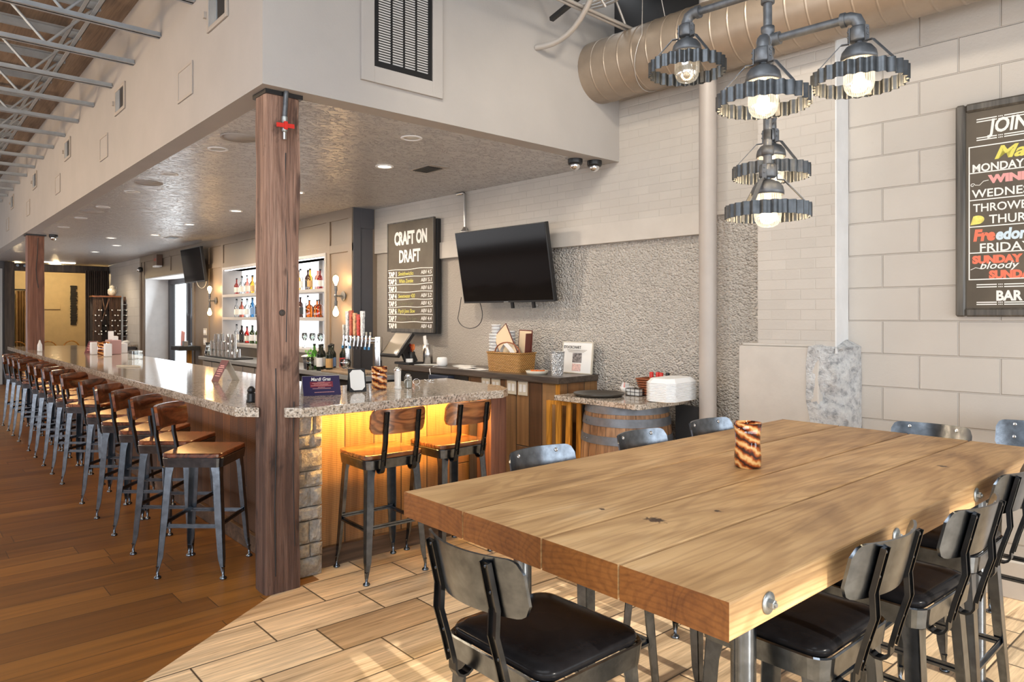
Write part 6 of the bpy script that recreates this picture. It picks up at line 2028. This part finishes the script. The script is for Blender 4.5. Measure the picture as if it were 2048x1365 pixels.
# ------------------------------------------------------------------ far end of the hall
def curtain(name, label, x, y0, y1, z0, z1, mat, group=None, amp=0.05, nf=11):
    t = MB()
    n = 120
    r0, r1 = [], []
    for i in range(n + 1):
        q = i / n
        y = y0 + (y1 - y0) * q
        w = amp * math.sin(2 * PI * nf * q) + 0.4 * amp * math.sin(2 * PI * nf * 2.3 * q + 1)
        r0.append((x + w * 1.2, y + 0.02 * math.sin(q * 9), z0))
        r1.append((x + w * 0.6, y, z1))
    back0 = [(p[0] - 0.012, p[1], p[2]) for p in r0[::-1]]
    back1 = [(p[0] - 0.012, p[1], p[2]) for p in r1[::-1]]
    t.loft([r0 + back0, r1 + back1], True, True)
    o = t.build(name, mat)
    return tag(o, label, 'curtain', group)


curtain('curtain', 'dark brown pleated curtain hanging behind the wine rack', XF + 0.22, 3.60, 4.12, 0.03, 2.74, MAT['curtain'])
curtain('curtain', 'tan curtain in the ochre room seen behind the second timber post', -23.6, 2.55, 3.0, 0.03, 2.3, MAT['goldcurtain'], None, 0.06, 7)
curtain('curtain', 'russet brown curtain in the ochre room by the dark portal post', -23.6, 2.05, 2.35, 0.03, 2.3, MAT['curtain'], None, 0.05, 5)
o = MB().cyl((-23.5, 1.9, 2.33), (-23.5, 3.05, 2.33), 0.02, n=8).build('curtain_rail', MAT['black'])
tag(o, 'black curtain rail across the ochre room wall', 'rail')
o = B(-23.75, -23.6, 3.03, 3.12, 0, 3.0).build('wall_post', MAT['darkwood'])
tag(o, 'dark timber upright on the ochre room wall', 'post')
m = MB()
rng = random.Random(3)
for k in range(44):
    z = 1.35 + 0.026 * k
    m.box(-23.85, -23.80 + rng.uniform(-0.01, 0.02), 3.88 + rng.uniform(-0.015, 0.01), 4.02 + rng.uniform(-0.01, 0.03), z, z + 0.021)
tag(m.build('wall_hanging', MAT['black']), 'tall narrow dark textured hanging on the ochre wall', 'wall hanging')
struct(B(-23.86, -23.80, 3.14, 3.62, 1.80, 2.0).build('trim_11', MAT['yellow_wall'], bevel=0.004))
gd = thing('grey_door', 'pale grey panelled door at the far end by the portal', 'door', (XF + 0.002, 1.70, 0))
B(0.0, 0.05, -0.42, 0.24, 0.0, 2.72).build('leaf', plain('pale_grey_blue', (0.42, 0.44, 0.47), 0.5), gd, bevel=0.004)
m = MB()
for z0, z1 in ((0.9, 2.3),):
    m.box(0.05, 0.055, -0.40, 0.10, 1.45, 1.95)
    m.box(0.05, 0.055, -0.40, 0.10, 2.05, 2.6)
m.build('panel', MAT['white'], gd)
B(0.05, 0.06, -0.36, 0.12, 0.35, 1.15).build('kick_panel', plain('blue_grey_panel', (0.2, 0.26, 0.32), 0.4), gd)
ch0 = None
for k, (y, x, r_) in enumerate(((2.28, -21.3, 0.2), (2.98, -21.2, -0.2), (3.42, -21.25, 0.1), (3.86, -21.3, 0.4))):
    lab = 'bentwood chair in the ochre room, %s from the dark portal post' % ORD[k]
    if ch0 is None:
        ch0 = thing('bentwood_chair', lab, 'chair', (x, y, 0), r_, 'bentwood chairs in the ochre room')
        MB().lathe([(0.001, 0.44), (0.2, 0.44), (0.21, 0.46), (0.2, 0.475), (0.001, 0.475)], 20, cap=False).build('seat', MAT['honey_wood'], ch0)
        for sx, sy in ((-1, -1), (1, -1), (1, 1), (-1, 1)):
            MB().cyl((0.15 * sx, 0.15 * sy, 0.45), (0.19 * sx, 0.19 * sy, 0), 0.016, n=8).build('leg', MAT['honey_wood'], ch0)
        MB().tube([(0.19, -0.17, 0.46)] + [(0.21, -0.19 * math.cos(a), 0.75 + 0.22 * math.sin(a)) for a in [PI * i / 14 for i in range(15)]] + [(0.19, 0.17, 0.46)], 0.015, 8).tube([(0.2, -0.09 * math.cos(a), 0.6 + 0.25 * math.sin(a)) for a in [PI * i / 10 for i in range(11)]], 0.011, 6).build('hoop_back', MAT['orangewood'], ch0)
    else:
        dup(ch0, (x, y, 0), r_, lab)
for k, (y, x) in enumerate(((2.6, -22.1), (3.4, -22.3))):
    t = thing('dining_table', 'small dark table in the ochre room, ' + ('first from the portal post' if k == 0 else 'second from the portal post'), 'table', (x, y, 0), 0, 'tables in the ochre room')
    B(-0.3, 0.3, -0.25, 0.25, 0.72, 0.75).build('table_top', MAT['darkwood'], t)
    MB().cyl((0, 0, 0.02), (0, 0, 0.72), 0.03).lathe([(0.001, 0.0), (0.2, 0.0), (0.2, 0.02), (0.001, 0.02)], 18, cap=False).build('pedestal', MAT['black'], t)

# wine rack
wr = thing('wine_rack', 'dark wooden wine rack with a diagonal lattice and bottles lying in it', 'wine rack', (-18.6, 3.80, 0))
rackw = grainwood('rack_red_wood', (0.10, 0.05, 0.03), (0.18, 0.09, 0.05), (0.27, 0.15, 0.085), 2, 0.5)
B(-0.15, 0.15, -0.36, 0.25, 0.0, 0.95).build('cabinet_base', MAT['darkwood'], wr)
B(-0.16, 0.17, -0.38, 0.22, 2.04, 2.075).build('top_board', MAT['honey_wood'], wr)
B(-0.15, -0.12, -0.36, 0.33, 0.95, 2.04).build('back_board', MAT['darkwood'], wr)
m = MB()
for k in range(22):
    y = -0.35 + 0.026 * k
    if 7 <= k <= 12:
        continue
    m.box(0.11, 0.13, y, y + 0.008, 0.96, 2.04)
m.build('slats', rackw, wr)
m = MB()
for y0, y1, z0, z1 in ((-0.17, -0.03, 2.04, 1.2), (-0.03, -0.17, 2.04, 1.5), (-0.14, 0.0, 1.9, 0.98), (-0.02, -0.1, 2.0, 1.75)):
    m.bar((0.14, y0, z0), (0.14, y1, z1), 0.012, 0.012, up=(1, 0, 0))
m.build('diagonal', rackw, wr)
B(0.10, 0.15, 0.225, 0.26, 0.95, 2.08).build('side_post', MAT['joist'], wr)
m = MB()
for k in range(7):
    m.box(-0.12, 0.13, 0.26, 0.40, 1.12 + 0.125 * k, 1.13 + 0.125 * k)
m.build('shelf_board', MAT['joist'], wr)
B(-0.13, 0.0, 0.26, 0.42, 0.95, 2.06).build('niche_back', rackw, wr)
bt0 = None
k = 0
for z in (1.19, 1.255, 1.38, 1.5, 1.62, 1.74):
    for y in (-0.31, -0.24, -0.19, -0.10, 0.03, 0.09, 0.15, 0.19, 0.33):
        if (k * 7) % 5 < 2 and y != 0.33:
            k += 1
            continue
        lab = 'bottle lying in the wine rack, %s column from the curtain, %s row from the top' % (ORD[(-0.31, -0.24, -0.19, -0.10, 0.03, 0.09, 0.15, 0.19, 0.33).index(y)], ORD[5 - (1.19, 1.255, 1.38, 1.5, 1.62, 1.74).index(z)])
        loc = (-18.6 + 0.05, 3.80 + y, z)
        if bt0 is None:
            bt0 = thing('racked_bottle', lab, 'bottle', loc, 0, 'bottles lying in the wine rack')
            MB(Matrix.Rotation(R_(90), 4, 'Y')).lathe([(0.001, -0.14), (0.024, -0.14), (0.026, 0.05), (0.012, 0.08), (0.011, 0.13), (0.001, 0.13)], 10, cap=False).build('glass_body', MAT['w_wine'], bt0)
            MB(Matrix.Rotation(R_(90), 4, 'Y')).lathe([(0.014, 0.095), (0.0145, 0.133), (0.001, 0.134)], 10, cap=False).build('capsule', MAT['paper'], bt0)
        else:
            dup(bt0, loc, None, lab)
        k += 1
o = MB().lathe([(0.001, 0), (0.06, 0), (0.09, 0.06), (0.09, 0.14), (0.05, 0.18), (0.06, 0.19), (0.05, 0.22), (0.015, 0.25), (0.001, 0.26)], 18, cap=False).build('ginger_jar', plain('mottled_jar', (0.55, 0.5, 0.4), 0.25, var=0.4, vscale=22), loc=(-18.6, 3.86, 2.076))
tag(o, 'pale mottled lidded jar on top of the wine rack', 'jar')
o = B(-18.15, -18.12, 3.55, 3.56, 0, 0.1).build('x', None) if False else None
fcn = thing('side_counter', 'small counter with a speckled granite top before the wine rack', 'counter', (-17.75, 3.85, 0))
B(-0.28, 0.28, -0.40, 0.27, 0.92, 0.96).build('granite_top', MAT['granite'], fcn, bevel=0.004)
B(-0.24, 0.24, -0.36, 0.26, 0.82, 0.92).build('apron', MAT['slate'], fcn)
for sx in (-1, 1):
    for sy in (-0.33, 0.24):
        B(0.22 * sx - 0.025, 0.22 * sx + 0.025, sy - 0.025, sy + 0.025, 0, 0.82).build('leg', MAT['slate'], fcn)
B(-0.2, 0.2, -0.3, 0.22, 0.1, 0.8).build('cabinet_body', MAT['taupe'], fcn)
o = MB().sphere((0, 0, 0.05), 0.09, 16, 10, 0.55).build('napkin_pile', MAT['white'], loc=(-17.7, 3.95, 0.961))
tag(o, 'rounded pale bundle on the small granite counter', 'bundle')
o = B(-0.01, 0.012, -0.10, 0.10, -0.07, 0.07).build('wall_box', MAT['soffit'], loc=(-19.5, 4.13, 2.25), rot=(0, 0, R_(90)))
tag(o, 'beige box mounted on the far block wall above the wine rack', 'box')
for k, (x, y, z) in enumerate(((-20.32, 2.75, 2.885), (-20.3, 3.2, 2.88))):
    o = B(-0.06, 0.06, -0.15, 0.15, -0.02, 0.0).build('ceiling_strip_light', MAT['downlit'], loc=(x + 0.3, y, z + 0.019))
    tag(o, 'white strip light under the far end of the bar ceiling, ' + ('beside the second timber post' if k == 0 else 'over the curtain'), 'ceiling light', 'strip lights at the far end')
